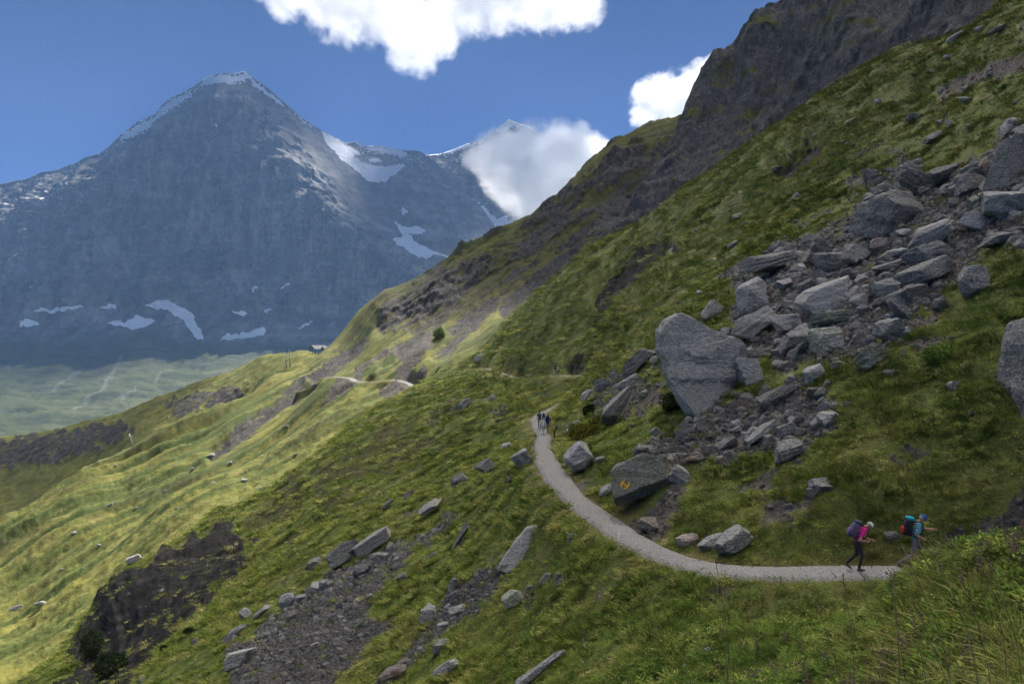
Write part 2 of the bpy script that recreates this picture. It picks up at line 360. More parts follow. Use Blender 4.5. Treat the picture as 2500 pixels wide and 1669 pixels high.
# ---- middle distance: sunlit slope with gullies, spur and far ridge
CB = [(1000,690,490),(1080,640,500),(1150,600,515),(1220,565,530),(1270,548,545),(1330,510,560),(1400,450,585),(1440,400,605),(1500,355,635),(1600,308,680),(1690,300,720),(1800,300,760),(2100,280,800)]
CC = [(517,1100,330),(575,1033,350),(651,983,370),(720,918,400),(800,868,420),(860,828,438),(915,735,462),(940,712,470)]
L1 = [(-200,1400,265),(0,1275,300),(65,1248,310),(153,1186,330),(237,1144,350),(329,1108,375),(421,1056,400),(536,1014,430),(640,940,450),(720,905,452)]
ctm = CB+CC+L1+[(-250,1900,120),(0,1660,165),(0,1500,215),(0,1400,250),(300,1400,205),(300,1250,268),(300,1180,310),(500,1250,215),(500,1180,262),(600,1150,270),(700,1080,288),(800,1050,275),(800,980,318),
 (1010,940,298),(960,930,312),(900,932,322),(840,924,342),(790,925,350),(950,880,345),(1000,850,340),(1050,820,352),(1100,900,280),(1100,780,372),(1000,760,425),(1200,720,385),(1230,780,325),(1180,660,440),(1300,640,425),(1400,600,430),
 (1500,560,440),(1300,580,490),(1400,520,505),(1500,470,525),(1600,420,560),(1700,400,600),(600,1300,180),(800,1200,190),(1000,1050,240),(1200,900,270),(1400,800,260),
 (520,1114,318),(660,1020,346),(766,940,368),(850,905,378),(900,850,395),(450,1060,420),(600,990,440)]
for (a, b, c) in CB: ctm += [(a, b+40, c*1.12), (a, b+110, c*1.35)]
for (a, b, c) in L1[:8]: ctm += [(a, b+40, c*1.1), (a, b+120, c*1.3)]
def baseM(sx, Y): return .58*sx+18./Y
mid = Field(ctm, baseM, 3e-5).grid(-250, 2000, 540, 130, 900, 420)
pxM, pyM = proj(mid.V())
FT = [(1130,905,262),(1060,930,280),(1010,940,296),(996,930,303),(960,928,313),(900,932,322),(868,929,331),(852,922,341),(800,918,352),(770,921,358),(735,916,366)]
ftrail = catmull([np.array([*P(*q)[:2], mid.z(P(*q)[0], P(*q)[1])]) for q in FT], 1.0)
fD, fZ = near_poly(ftrail, mid.X, mid.Y, 8)
# gullies and ribs run down the fall line (towards -x)
al = .67*mid.Y-.74*mid.X; ac = .67*mid.X+.74*mid.Y
relM = (4.0*sstep(150, 260, mid.Y)+4.5*sstep(300, 420, mid.Y))*fbm2(al/34, ac/300, 3, 60, .5)+4.2*fbm2(al/13, ac/120, 4, 61, .5)+1.15*fbm2(mid.X/7, mid.Y/12, 4, 62, .58)
relM += .4*fbm2(mid.X/2.2+mid.Y/4, mid.Y/2.2, 3, 63)
MDARK = [(517,1100),(575,1033),(651,983),(720,918),(740,905),(766,940),(660,1020),(515,1114)]
MD2 = [(740,905),(800,868),(860,828),(900,805),(890,850),(820,905),(766,935)]
EROCK = [(915,735),(1000,690),(1150,600),(1270,545),(1400,445),(1500,350),(1700,295),(1900,300),(1900,480),(1600,500),(1500,560),(1400,640),(1330,700),(1250,760),(1230,700),(1150,760),(1060,800),(1010,790),(950,800)]
MSCREE = [(1055,800),(1060,830),(1010,900),(1005,935),(960,928),(985,880),(960,850),(900,890),(880,925),(850,925),(900,870),(960,840)]
MSC2 = [(990,935),(1050,900),(1010,960),(940,985),(925,975),(960,935)]
MSC3 = [(830,920),(880,925),(850,960),(780,1000),(740,1030),(790,975)]
mrock_shade = np.maximum.reduce([pmask(MDARK, pxM, pyM, 6, 8, 20, 70), .9*pmask(MD2, pxM, pyM, 8, 12, 25, 71), .95*pmask(EROCK, pxM, pyM, 14, 30, 50, 72)])
mrock_shade = mrock_shade*sstep(-.35, .35, fbm2(al/16, ac/60, 5, 73, .62)-.02)
msoil = np.maximum.reduce([pmask(MSCREE, pxM, pyM, 3, 6, 14, 74), pmask(MSC2, pxM, pyM, 3, 5, 12, 75), pmask(MSC3, pxM, pyM, 3, 5, 12, 76), .7*sstep(.55, .8, fbm2(al/12, ac/80, 4, 77))])
mflat = sstep(4, 1.2, fD)
ql = fbm2(mid.X/16+mid.Y/20, mid.Z/5, 5, 64, .6, True)
relM += (.4+.6*mrock_shade)*2.4*fbm2(al/13, ac/75, 4, 65, .6, True)*sstep(380, 450, mid.Y)
ECUT = [[(930,735),(1010,702),(1085,650),(1105,662),(1040,722),(960,790),(930,805),(900,805)], [(1000,800),(1060,750),(1130,690),(1165,690),(1100,762),(1020,832),(960,882),(935,885)], [(1090,800),(1150,742),(1222,690),(1245,700),(1180,782),(1130,832),(1080,872),(1058,862)], [(1225,705),(1330,660),(1400,600),(1445,610),(1380,682),(1290,752),(1232,792),(1214,762)], [(1260,600),(1340,540),(1400,500),(1420,520),(1350,580),(1280,630)], [(1450,520),(1530,440),(1600,400),(1640,420),(1560,490),(1480,560)]]
cut = np.maximum.reduce([pmask(q, pxM, pyM, 22, 8, 40, 150+i) for i, q in enumerate(ECUT)]+[pmask(MDARK, pxM, pyM, 20, 5, 40, 70), pmask(MD2, pxM, pyM, 20, 5, 40, 71)])
ribs = 1-.9*sstep(0, .35, np.maximum.reduce([pmask(q, pxM, pyM, 60) for q in ECUT+[MDARK, MD2]]))
relM = relM*ribs-3.6*cut; mrock_shade = np.maximum(mrock_shade, .85*cut*sstep(-.6, .3, fbm2(al/9, ac/40, 4, 160)+.2))  # cut faces get dark rock colour standing in for their shade
mid.Z = mid.Z+relM*(1-.95*mflat); mid.Z = mid.Z*(1-mflat)+mflat*(fZ-.1)
VM = mid.V(); dM = (.3+.7*mrock_shade)*(5.0*fbm3(np.stack([al/22, ac/60, VM[..., 2]/30], -1), 5, 66, .62, True)+2.6*fbm3(VM/9., 4, 67, .65, True))*pmask(EROCK, pxM, pyM, 30); VM = VM+dM[..., None]*np.array([-.35, -.7, .25])*sstep(380, 440, mid.Y)[..., None]
meM = mesh_np('mountain_slope', VM.reshape(-1, 3), grid_faces(*mid.X.shape))
mheath = np.clip(.7*sstep(.1, .6, fbm2(al/30, ac/60, 4, 78))+.75*pmask(EROCK, pxM, pyM, 40), 0, 1)
set_col(meM, 'mask', np.stack([mrock_shade, msoil, mheath], -1).reshape(-1, 3)); set_col(meM, 'mask2', np.stack([mflat*.5, (1-mflat)*sstep(-.02, .28, fbm2(al/8, ac/95, 4, 231, .55)+.6*fbm2(al/30, ac/160, 2, 232)), mflat*0], -1).reshape(-1, 3))
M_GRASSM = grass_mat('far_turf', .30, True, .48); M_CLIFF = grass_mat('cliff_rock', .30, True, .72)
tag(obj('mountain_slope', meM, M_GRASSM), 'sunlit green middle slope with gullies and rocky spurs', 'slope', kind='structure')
ft_me = trail_mesh('far_footpath', ftrail+np.array([0, 0, .12]), 1.15); tag(obj('far_footpath', ft_me, M_PATH), 'pale thread of path crossing the sunlit scree far off', 'footpath', kind='structure')

# ---- dark cliff on the upper right
cw = [(2750,-380,400),(2600,-330,405),(2300,-200,420),(2050,-50,460),(1960,5,474),(1880,55,488),(1830,100,500),(1760,170,512),(1730,215,516),(1700,262,520),(1688,302,522),(1640,400,515),(1580,500,495),(1500,585,470),(1420,640,455)]
ctw = cw+[(1500,600,440),(1600,540,445),(1700,470,450),(1760,425,445),(1830,380,436),(1900,330,425),(2000,250,405),(2200,140,365),(2450,20,310),(2750,-150,260),(1720,400,478),(1800,260,482),(1900,190,462),(2000,110,440),(2200,0,398),(2500,-150,350),(1700,560,410),(2000,380,360),(2450,150,270),(1450,720,400),(2750,0,220)]
for (a, b, c) in cw: ctw += [(a, b+60, c*1.08), (a, b+200, c*1.3)]
clf = Field(ctw, lambda sx, Y: .6*sx, 3e-5).grid(1400, 2760, 320, 215, 640, 280)
pc = clf.V()
relC = 7*fbm2(clf.X/30+clf.Y/60, clf.Z/60, 4, 80, .5, True)+1.6*fbm2(clf.X/12, clf.Y/12, 5, 81, .55, True)+.7*fbm2(clf.X/30, clf.Z/4+clf.X/60, 3, 82)
clf.Z = clf.Z+relC*sstep(240, 380, clf.Y)
pxC, pyC = proj(clf.V())
crk = np.ones(clf.X.shape)*.95
gcl = sstep(.15, .5, fbm2(clf.X/20, clf.Z/9, 5, 83, .6))
crk = crk*(1-.75*gcl)
VC = clf.V(); dC = 13*fbm3(VC/np.array([70., 70., 150.]), 4, 84, .5, True)+5.0*fbm3(VC/np.array([20., 20., 44.]), 5, 85, .6, True)+2.0*fbm3(VC/np.array([30., 30., 4.])+VC[..., :1]*np.array([0, 0, .012]), 3, 86); VC = VC+(dC*sstep(235, 330, clf.Y))[..., None]*np.array([-.45, -.75, .1])
meC = mesh_np('cliff', VC.reshape(-1, 3), grid_faces(*clf.X.shape), True)
set_col(meC, 'mask', np.stack([crk, crk*0, .5+crk*0], -1).reshape(-1, 3)); set_col(meC, 'mask2', np.zeros((crk.size, 3)))
tag(obj('cliff', meC, M_CLIFF), 'dark towering rock wall rising above the right slope', 'cliff', kind='structure')

# ---- left hill with the lift station
DC = [(-250,1095,650),(0,1066,620),(100,1056,612),(200,1031,600),(300,1006,590),(400,966,570),(500,926,550),(640,872,520),(740,858,500),(780,864,492),(830,860,485),(900,850,480),(1000,850,470)]
ctd = DC+[(0,1150,540),(0,1280,455),(200,1150,480),(330,1112,445),(420,1062,450),(540,1018,455),(640,962,452),(700,918,450),(745,904,446),(820,900,440),(-250,1250,500),(-250,1400,420),(200,1300,400),(500,1150,395),(800,1000,400),(1000,950,400)]
for (a, b, c) in DC: ctd += [(a, b+25, c*1.1), (a, b+90, c*1.3)]
dh = Field(ctd, lambda sx, Y: .3*sx, 3e-5).grid(-250, 1000, 300, 385, 700, 200)
pxD, pyD = proj(dh.V())
DROCK = [(-50,1075),(60,1065),(190,1040),(300,1020),(330,1060),(200,1110),(100,1140),(0,1150),(-60,1140)]
DR2 = [(500,990),(540,960),(600,950),(580,990),(530,1010)]
DR3 = [(400,980),(480,955),(640,930),(560,965),(420,1030)]
drk = np.maximum.reduce([.62*pmask(DROCK, pxD, pyD, 10, 20, 30, 90), .8*pmask(DR2, pxD, pyD, 8, 10, 20, 91), .6*pmask(DR3, pxD, pyD, 8, 14, 20, 92)])
dh.Z = dh.Z+2.2*fbm2(dh.X/22, dh.Y/18, 4, 93, .55)*sstep(520, 470, dh.Y*0+np.abs(pxD-790)*-1+520)+drk*1.0*fbm2(dh.X/9, dh.Z/3, 4, 94, .6, True)+.8*fbm2(dh.X/5, dh.Y/6, 3, 95)
meD = mesh_np('hill', dh.V().reshape(-1, 3), grid_faces(*dh.X.shape))
set_col(meD, 'mask', np.stack([drk, drk*0, .35*sstep(0, .6, fbm2(dh.X/14, dh.Y/14, 3, 96))], -1).reshape(-1, 3)); set_col(meD, 'mask2', np.zeros((drk.size, 3)))
tag(obj('hill', meD, M_GRASSM), 'dark shaded grassy hill with the lift station on top', 'hill', kind='structure')

# ------------------------------------------------------------------ the great mountains
def relief(name, crest, ctrl, px0, px1, nc, pyb, nr, disp, smooth=1e-4, back=1800):
    """a mountain front: depth is smooth through (px, py, distance) points, the top follows the crest line"""
    cr = np.array(crest, float); c = np.array(list(ctrl)+list(crest), float)
    A = np.stack([c[:, 0], c[:, 1]], 1)/500.; n = len(A)
    K = Field.k(A, A)+np.eye(n)*smooth; Pm = np.concatenate([np.ones((n, 1)), A], 1)
    W = np.linalg.solve(np.block([[K, Pm], [Pm.T, np.zeros((3, 3))]]), np.concatenate([c[:, 2], np.zeros(3)]))
    px = np.linspace(px0, px1, nc); top = np.interp(px, cr[:, 0], cr[:, 1])
    v = np.linspace(0, 1, nr)**1.0; PX = np.repeat(px[None], nr, 0); PY = top[None]+(pyb-top[None])*v[:, None]
    q = np.stack([PX.ravel(), PY.ravel()], 1)/500.; D = np.empty(len(q))
    for i in range(0, len(q), 40000): D[i:i+40000] = Field.k(q[i:i+40000], A)@W[:n]+W[n]+q[i:i+40000]@W[n+1:]
    D = D.reshape(PX.shape); V = np.stack([(PX-CX)/F*D, D, (CY-PY)/F*D], -1)
    fadeT = np.clip(v/.12, 0.06, 1)[:, None]
    V = V+disp(V, PX, PY)*fadeT[..., None]
    bk = []
    for i in range(10):
        f = (10-i)/10.; b = V[0].copy(); b[:, 1] += back*f; b[:, 2] -= (b[:, 2]+500)*f; bk.append(b)
    VV = np.concatenate([np.array(bk), V], 0); me = mesh_np(name, VV.reshape(-1, 3), grid_faces(nr+10, nc))
    pad = lambda a: np.concatenate([np.repeat(a[:1], 10, 0), a], 0)
    return me, VV, pad(PX), pad(PY)
EC = [(-500,560,4700),(-250,505,4850),(0,450,5000),(69,437,5050),(107,420,5080),(138,417,5100),(192,397,5150),(209,385,5165),(245,376,5200),(268,359,5230),(295,332,5260),(337,299,5300),(368,284,5330),(377,284,5340),(402,253,5380),(425,236,5410),(456,223,5440),(494,196,5490),(513,185,5510),(540,179,5550),(567,180,5570),(596,174,5600),(613,186,5620),(651,213,5660),(690,246,5720),(728,280,5760),(766,307,5860),(805,330,5970),(843,349,6080),(867,346,6120),(884,357,6150),(904,355,6180),(935,358,6220),(966,363,6250),(990,367,6270),(1024,369,6280),(1060,392,6280),(1120,455,6180),(1175,505,6020),(1210,555,5880),(1232,600,5750),(1290,700,5500)]
ECT = [(530,210,5420),(575,206,5450),(495,222,5390),(530,262,5370),(640,260,5540),(690,330,5400),(760,410,5240),(815,470,5130),(870,535,5030),(960,600,4950),(1050,650,4880),(1200,720,4850),(450,500,5020),(450,320,5330),(250,500,4950),(200,650,4650),(450,650,4750),(700,600,4880),(0,600,4700),(850,700,4700),
 (850,420,5660),(930,450,5650),(900,500,5430),(950,520,5350),(1000,570,5140),(1060,620,5010),(1100,520,5600),(1180,620,5250),(780,360,5640),
 (0,780,4250),(250,780,4300),(450,780,4350),(700,780,4450),(900,770,4500),(1200,800,4500),(0,850,3950),(250,860,3900),(450,870,3850),(700,860,4000),(900,830,4200),(0,950,3200),(300,950,3200),(600,950,3300),(0,1080,2450),(300,1080,2500),(600,1080,2600),(-400,800,4100),(-400,1000,2800),(1100,950,3600)]
def dispE(V, PX, PY):
    hi = sstep(830, 700, PY)
    q = V/np.array([230., 400., 900.]); d = 105*fbm3(q, 5, 3, .55, True)+70*fbm3(V/np.array([120., 300., 700.]), 4, 13, .55, True)                       # flutes and buttresses
    d += 22*fbm3(V/np.array([300., 300., 60.]), 4, 5, .55)                                    # strata
    d += 32*fbm3(V/60., 4, 7, .6, True)
    hi = hi*(1-.86*np.maximum(pmask([(770,300),(1030,355),(1260,600),(1110,650),(1000,625),(930,560),(860,500),(800,430),(750,370)], PX, PY, 45), pmask([(480,160),(640,160),(700,250),(640,225),(590,222),(500,235),(470,240)], PX, PY, 30)))
    out = np.zeros(V.shape); out[..., 1] = -d*hi; out[..., 2] = (10*fbm3(V/45., 3, 8)*hi+(1-sstep(830, 700, PY))*(34*fbm3(V/np.array([220., 220., 400.]), 4, 9)))
    return out
meE, VE, pxE, pyE = relief('great_mountain', EC, ECT, -420, 1290, 570, 1100, 380, dispE, back=110)
wx = pxE+16*fbm2(pxE/20, pyE/20, 5, 100, .65); wy = pyE+13*fbm2(pxE/20, pyE/20, 5, 101, .65)
fine = fbm2(pxE/7, pyE/5, 4, 102, .7)
def snowp(poly, soft=2.0, n=.0): return pmask(poly, wx*.45+pxE*.55, wy*.45+pyE*.55+n*fine, soft)
SN = [snowp([(488,212),(497,197),(513,187),(540,181),(567,182),(566,205),(545,203),(510,206)],2.5), .8*snowp([(566,182),(596,176),(614,190),(600,196),(570,206)],3,12),
 .95*snowp([(596,174),(613,188),(651,222),(690,254),(693,262),(676,250),(650,230),(625,212)],1.5,4), .9*snowp([(700,252),(735,286),(770,318),(780,325),(745,300)],2,8),
 snowp([(780,320),(800,330),(843,357),(880,395),(915,408),(958,407),(987,400),(992,393),(975,418),(955,432),(945,448),(920,448),(890,437),(870,418),(840,392),(800,352)],1.5),
 .95*snowp([(800,326),(843,352),(868,365),(885,380),(862,375),(825,350)],1.5,3), snowp([(890,362),(905,357),(935,360),(966,365),(990,369),(992,384),(960,378),(930,372)],1.5,4), .9*snowp([(900,388),(930,386),(935,395),(905,398)],1.5),
 .75*snowp([(294,335),(340,302),(378,288),(405,258),(430,240),(470,222),(488,210),(470,235),(440,262),(400,300),(370,325),(330,348),(300,350)],5,22),
 snowp([(963,540),(980,552),(998,557),(1020,552),(1040,566),(1012,572),(1000,573),(1010,590),(1040,605),(1075,622),(1110,632),(1122,640),(1100,633),(1065,623),(1045,632),(1030,630),(990,610),(965,590),(985,580)],1.2),
 snowp([(985,505),(1000,520),(985,523)],2,6), .85*snowp([(375,752),(420,735),(437,738),(460,752),(475,760),(490,800),(497,825),(480,825),(462,800),(445,775),(425,757),(395,757)],1.2),
 .8*snowp([(105,762),(180,750),(225,746),(230,752),(180,758),(140,764)],1.2), .8*snowp([(265,750),(300,742),(318,752),(290,754)],1.2), .8*snowp([(50,800),(85,777),(105,790),(75,800)],1.2), .8*snowp([(266,787),(290,779),(315,788),(350,770),(390,780),(370,790),(325,803),(305,795)],1.2),
 .85*snowp([(537,832),(560,815),(600,805),(650,797),(652,808),(620,820),(570,827)],1.2), .8*snowp([(575,762),(610,762),(618,768),(600,773)],1.2), .8*snowp([(625,713),(645,702),(655,708),(635,716)],1.2), .75*snowp([(697,709),(718,693),(722,697),(705,710)],1.2), .8*snowp([(723,805),(765,786),(770,788),(740,803)],1.2),
 .8*snowp([(652,762),(672,754),(678,758),(660,765)],1.2), .6*snowp([(540,305),(548,320),(548,330),(540,318)],1.5,6), .7*snowp([(108,711),(125,698),(130,703),(115,713)],1.2), .6*snowp([(62,640),(88,622),(90,626),(70,643)],1.2)]
snow = np.maximum.reduce(SN)
# dusting on the ledges of the left ridge and the upper face
lr = sstep(210, 40, np.abs(pyE-(430+.0*pxE)-(-.25*(pxE-120))))*sstep(400, 200, pxE)
dust = sstep(.30, .55, fine+.45*fbm2(pxE/40, pyE/30, 3, 103))*(.6*lr+.12*pmask([(380,270),(600,190),(760,330),(700,420),(400,420)], pxE, pyE, 60)+.6*pmask([(780,330),(1030,370),(1060,420),(900,400)], pxE, pyE, 10))
snow = np.clip(np.maximum(snow, dust), 0, 1)*(pyE < 1000)
mead = sstep(800, 850, pyE+14*fbm2(pxE/60, pyE/40, 4, 104)-.02*pxE+24*np.exp(-((pxE-360)/70)**2))
gul = np.maximum.reduce([.22*snowp(q, 1.6) for q in [[(295,866),(303,868),(272,925),(247,960),(180,1002),(176,995),(240,953),(264,920)], [(196,898),(201,902),(131,956),(127,950)], [(418,896),(423,899),(379,936),(374,932)], [(24,880),(31,886),(21,912),(14,906)], [(330,945),(334,949),(290,975),(286,971)]]])*mead
set_col(meE, 'mask', np.stack([snow, mead, gul], -1).reshape(-1, 3))
def peak_mat():
    t = NT('limestone_wall'); p = t.pos(); m = t.attr('mask')
    a = t.noise(t.scale(p, (.009, .006, .0016)), 1, 8, .7); b = t.noise(t.scale(p, (.003, .003, .012)), 1, 7, .65); c = t.noise(t.scale(p, (.03, .03, .03)), 1, 6, .7)
    rk = t.ramp(t.math('ADD', t.math('MULTIPLY', a, .65), t.math('MULTIPLY', b, .35)), [(.40, (.05, .049, .05)), (.5, (.165, .158, .15)), (.60, (.34, .325, .305))])
    rk = t.mix(t.ramp(c, [(.35, .55), (.65, 0.)]), rk, (.07, .07, .07))
    g = t.mix(t.noise(t.scale(p, (.005, .005, .005)), 1, 6, .6), (.030, .045, .013), (.085, .095, .032))
    g = t.mix(t.ramp(t.noise(t.scale(p, (.006, .012, .02)), 1, 6, .65), [(.5, 0.), (.66, .8)]), g, (.030, .042, .022)); g = t.mix(t.ramp(t.noise(t.scale(p, (.003, .003, .003)), 1, 4, .6), [(.5, 0.), (.7, .6)]), g, (.17, .16, .07))
    col = t.mix(m[1], rk, g); col = t.mix(m[2], col, (.33, .32, .3)); col = t.mix(t.ramp(m[0], [(.22, 0.), (.45, 1.)]), col, (.82, .84, .87))
    h = t.math('ADD', t.math('ADD', t.math('MULTIPLY', a, 1.), b), t.math('MULTIPLY', c, .5))
    t.bsdf(col, .9, h, .7, 22., .1); return t.m
M_PEAK = peak_mat()
tag(obj('great_mountain', meE, M_PEAK), 'huge hazy blue rock pyramid with snow on its summit ridge', 'mountain', kind='structure')

MC = [(800,420,9486),(950,395,9610),(1024,380,9672),(1075,376,9734),(1105,366,9771),(1139,352,9808),(1184,340,9858),(1211,316,9920),(1242,291,9982),(1259,299,10006),(1296,311,10044),(1330,340,10044),(1400,385,10044),(1500,440,9982),(1700,560,9858),(1900,640,9734)]
MCT = [(1000,500,9362),(1150,480,9300),(1060,450,9362),(1250,420,9486),(1100,560,8990),(1200,560,9052),(1230,600,8928),(1300,540,9114),(1400,550,9238),(1200,700,8618),(900,700,8742),(1700,800,8618),(1000,900,8494),(1150,520,9138)]
def dispM(V, PX, PY):
    d = 60*fbm3(V/np.array([260., 420., 500.]), 5, 23, .55, True)+45*fbm3(V/np.array([380., 380., 80.])+np.array([0, 0, .2])*V[..., :1]/300, 4, 25, .55)+26*fbm3(V/70., 3, 27, .6, True)
    out = np.zeros(V.shape); out[..., 1] = -d; out[..., 2] = 10*fbm3(V/50., 3, 28); return out
meK, VK, pxK, pyK = relief('snow_peak', MC, MCT, 820, 1880, 300, 900, 180, dispM)
wx = .5*(pxK+8*fbm2(pxK/18, pyK/18, 4, 110))+.5*pxK; wy = .5*(pyK+8*fbm2(pxK/18, pyK/18, 4, 111))+.5*pyK; fine = fbm2(pxK/6, pyK/5, 4, 112, .7)
def snk(poly, soft=1.5, n=0): return pmask(poly, wx, wy+n*fine, soft)
snk_all = np.maximum.reduce([snk([(1205,320),(1242,290),(1262,300),(1300,313),(1290,325),(1255,308),(1240,315),(1222,325)],3,8), .9*snk([(1020,372),(1105,364),(1140,352),(1190,342),(1140,360),(1105,372),(1060,380)],2,8),
 .8*snk([(1118,475),(1150,490),(1180,505),(1200,525),(1220,540),(1225,550),(1185,535),(1160,510),(1130,495)],2,8), snk([(1180,532),(1215,537),(1240,525),(1238,540),(1262,550),(1275,572),(1245,585),(1225,592),(1210,575),(1195,555)],2,5),
 .7*sstep(.35, .6, fine+.5*fbm2(pxK/50, pyK/30, 3, 113))*sstep(460, 380, pyK)])
set_col(meK, 'mask', np.stack([np.clip(snk_all, 0, 1), snk_all*0, snk_all*0], -1).reshape(-1, 3))
tag(obj('snow_peak', meK, M_PEAK), 'distant snow capped peak half hidden behind a cloud', 'mountain', kind='structure')
tag(obj('valley_floor', mesh_np('valley_floor', np.array([(-5900, -250, -640), (5900, -250, -640), (5900, 6300, -640), (-5900, 6300, -640)]), np.array([[0, 1, 2, 3]])), M_GRASSM), 'valley floor far below', 'valley', kind='structure')

# ------------------------------------------------------------------ clouds
def puff_mat(name, lobes, dens, nscale, aniso=.35, edge=1.15, cut=.17, warp=1.9):
    t = NT(name); p = t.objco(); acc = None
    for (c, r) in lobes:
        m = t.n('Mapping'); m.vector_type = 'TEXTURE'; t.l(p, m.inputs[0]); m.inputs['Location'].default_value = c; m.inputs['Scale'].default_value = (r[0], r[1], r[2])
        g = t.n('TexGradient', gradient_type='SPHERICAL'); t.l(m.outputs[0], g.inputs[0])
        acc = g.outputs[1] if acc is None else t.math('MAXIMUM', acc, g.outputs[1])
    n = t.math('ADD', t.math('MULTIPLY', t.noise(p, nscale, 5, .6), .75), t.math('MULTIPLY', t.noise(p, nscale*4.5, 3, .6), .25))
    d = t.math('SUBTRACT', t.math('ADD', acc, t.math('MULTIPLY', t.math('SUBTRACT', n, .5), warp)), cut)
    d = t.math('MULTIPLY', t.math('MULTIPLY', t.math('MULTIPLY', d, edge, True), t.math('MULTIPLY', acc, 8., True)), dens)
    v = t.n('VolumePrincipled'); v.inputs['Color'].default_value = (.965, .97, .98, 1); v.inputs['Anisotropy'].default_value = aniso
    t.l(d, v.inputs['Density']); t.l(v.outputs[0], t.out.inputs['Volume']); return t.m
def cloud(name, label, Y, lobes, dens, nscale, rate=.5, **kw):
    k = Y/F; cen = np.mean([P(a, b, Y) for a, b, r in lobes], 0); L = []; pts = []
    for i, (a, b, r) in enumerate(lobes):
        c = P(a, b, Y)-cen; c[1] += (((i*37) % 11)/11.-.5)*r*k*.9; rr = r*k*1.35; L.append((tuple(c), (rr, rr*.9, rr*.95)))
        for u in range(10):
            for v_ in range(-2, 3):
                th = u*.628; ph = v_*.7; pts.append(c+1.0*np.array([rr*math.cos(th)*math.cos(ph), rr*.9*math.sin(th)*math.cos(ph), rr*.95*math.sin(ph)]))
    bm = bmesh.new()
    for q in pts: bm.verts.new(q)
    bmesh.ops.convex_hull(bm, input=bm.verts[:]); bmesh.ops.delete(bm, geom=[v for v in bm.verts if not v.link_faces], context='VERTS')
    me = bpy.data.meshes.new(name); bm.to_mesh(me); bm.free()
    m = puff_mat(name+'_vapour', L, dens, nscale, **kw); m.cycles.volume_step_rate = rate
    o = obj(name, me, m); o.location = cen; return tag(o, label, 'cloud')
cloud('cloud', 'wide ragged white cloud at the top centre of the sky', 8600, [(740,-60,110),(700,-10,60),(850,-20,110),(960,40,90),(1000,100,70),(1030,140,45),(1130,10,90),(1240,-40,110),(1340,-10,80),(1420,20,55),(1060,70,70),(900,-90,150),(1200,-100,140)], .011, .0048, edge=.85)
cloud('cloud', 'big white cumulus covering the snow peak beside the ridge', 6980, [(1225,395,68),(1270,420,85),(1330,400,98),(1400,395,78),(1450,390,52),(1320,465,84),(1165,392,34),(1370,345,50),(1290,350,50),(1400,450,72)], .011, .0052, edge=1.7, cut=.1, warp=1.6)
cloud('cloud', 'small bright cumulus rising behind the dark cliff', 9000, [(1600,255,58),(1670,240,65),(1720,180,38),(1575,235,36),(1660,290,55),(1750,160,30),(1570,285,36),(1700,260,60)], .013, .0058)
cloud('cloud', 'sliver of cloud at the top edge above the cliff', 9000, [(1930,2,26),(1950,-2,30),(1985,-15,36),(2040,-40,50)], .013, .007)
def flat_cloud(name, label, poly, H, thick, dens, grow, aniso=.5, core=None):
    # a broad cloud overhead: its outline is given where it shades the ground
    k = H/sd.z; off = np.array([sd.x*k, sd.y*k]); g = np.array(poly, float); lo = g.min(0)-20; hi = g.max(0)+20; n = 130
    def axis(a, b):
        if core is None: return np.linspace(a, b, n)
        u = np.linspace(math.asinh((a-0)/core), math.asinh((b-0)/core), n); return np.sinh(u)*core
    X, Y_ = np.meshgrid(axis(lo[0], hi[0]), axis(lo[1], hi[1])); d = psd(poly, X, Y_)+16*fbm2(X/45, Y_/45, 4, 120)
    h = thick*np.sqrt(np.clip(d/grow, 0, 1))
    up = np.stack([X+off[0], Y_+off[1], H+h*(.75+.3*fbm2(X/90, Y_/90, 4, 121))], -1).reshape(-1, 3); dn = np.stack([X+off[0], Y_+off[1], H-h*.1-.5], -1).reshape(-1, 3)
    f = grid_faces(n, n); keep = (h.reshape(-1)[f] > 0).any(1); f = f[keep]; N = len(up)
    e = {}
    for q in f:
        for i in range(4): e[(q[i], q[(i+1) % 4])] = 1
    side = [(a, b) for (a, b) in e if (b, a) not in e]
    F4 = np.concatenate([f, (f+N)[:, ::-1], np.array([(b, a, a+N, b+N) for a, b in side])], 0)
    V = np.concatenate([up, dn]); used = np.unique(F4); mp = np.zeros(len(V), int); mp[used] = np.arange(len(used))
    c = V[used].mean(0); me = mesh_np(name, V[used]-c, mp[F4]); t = NT(name+'_vapour'); v = t.n('VolumePrincipled'); v.inputs['Density'].default_value = dens
    v.inputs['Color'].default_value = (1, 1, 1, 1); v.inputs['Anisotropy'].default_value = aniso; t.l(v.outputs[0], t.out.inputs['Volume'])
    o = obj(name, me, t.m); o.location = c; return tag(o, label, 'cloud')
flat_cloud('cloud', 'unseen cloud bank overhead shading the near slope, widened behind to fill it with soft light', [(-2600,-300),(-700,20),(-250,70),(-118,135),(-76,194),(-40,240),(-5,264),(30,245),(60,215),(110,190),(300,150),(900,60),(2600,-300),(2600,-4600),(-2600,-4600)], 2050, 190, .0078, 45, .2, 160)  # shades the near slope; stretched behind the camera as soft fill
flat_cloud('cloud', 'smaller cloud overhead shading the left hill', [(-420,480),(-215,470),(-195,520),(-180,600),(-200,690),(-430,720)], 2300, 70, .02, 30)
flat_cloud('cloud', 'unseen cloud added overhead to shade the far ridge and the cliff', [(-70,470),(-45,420),(-5,372),(40,290),(110,225),(300,185),(420,260),(420,520),(330,680),(150,820),(50,660),(0,540)], 2300, 80, .032, 30)  # added out of view to darken ridge faces modelled too flat

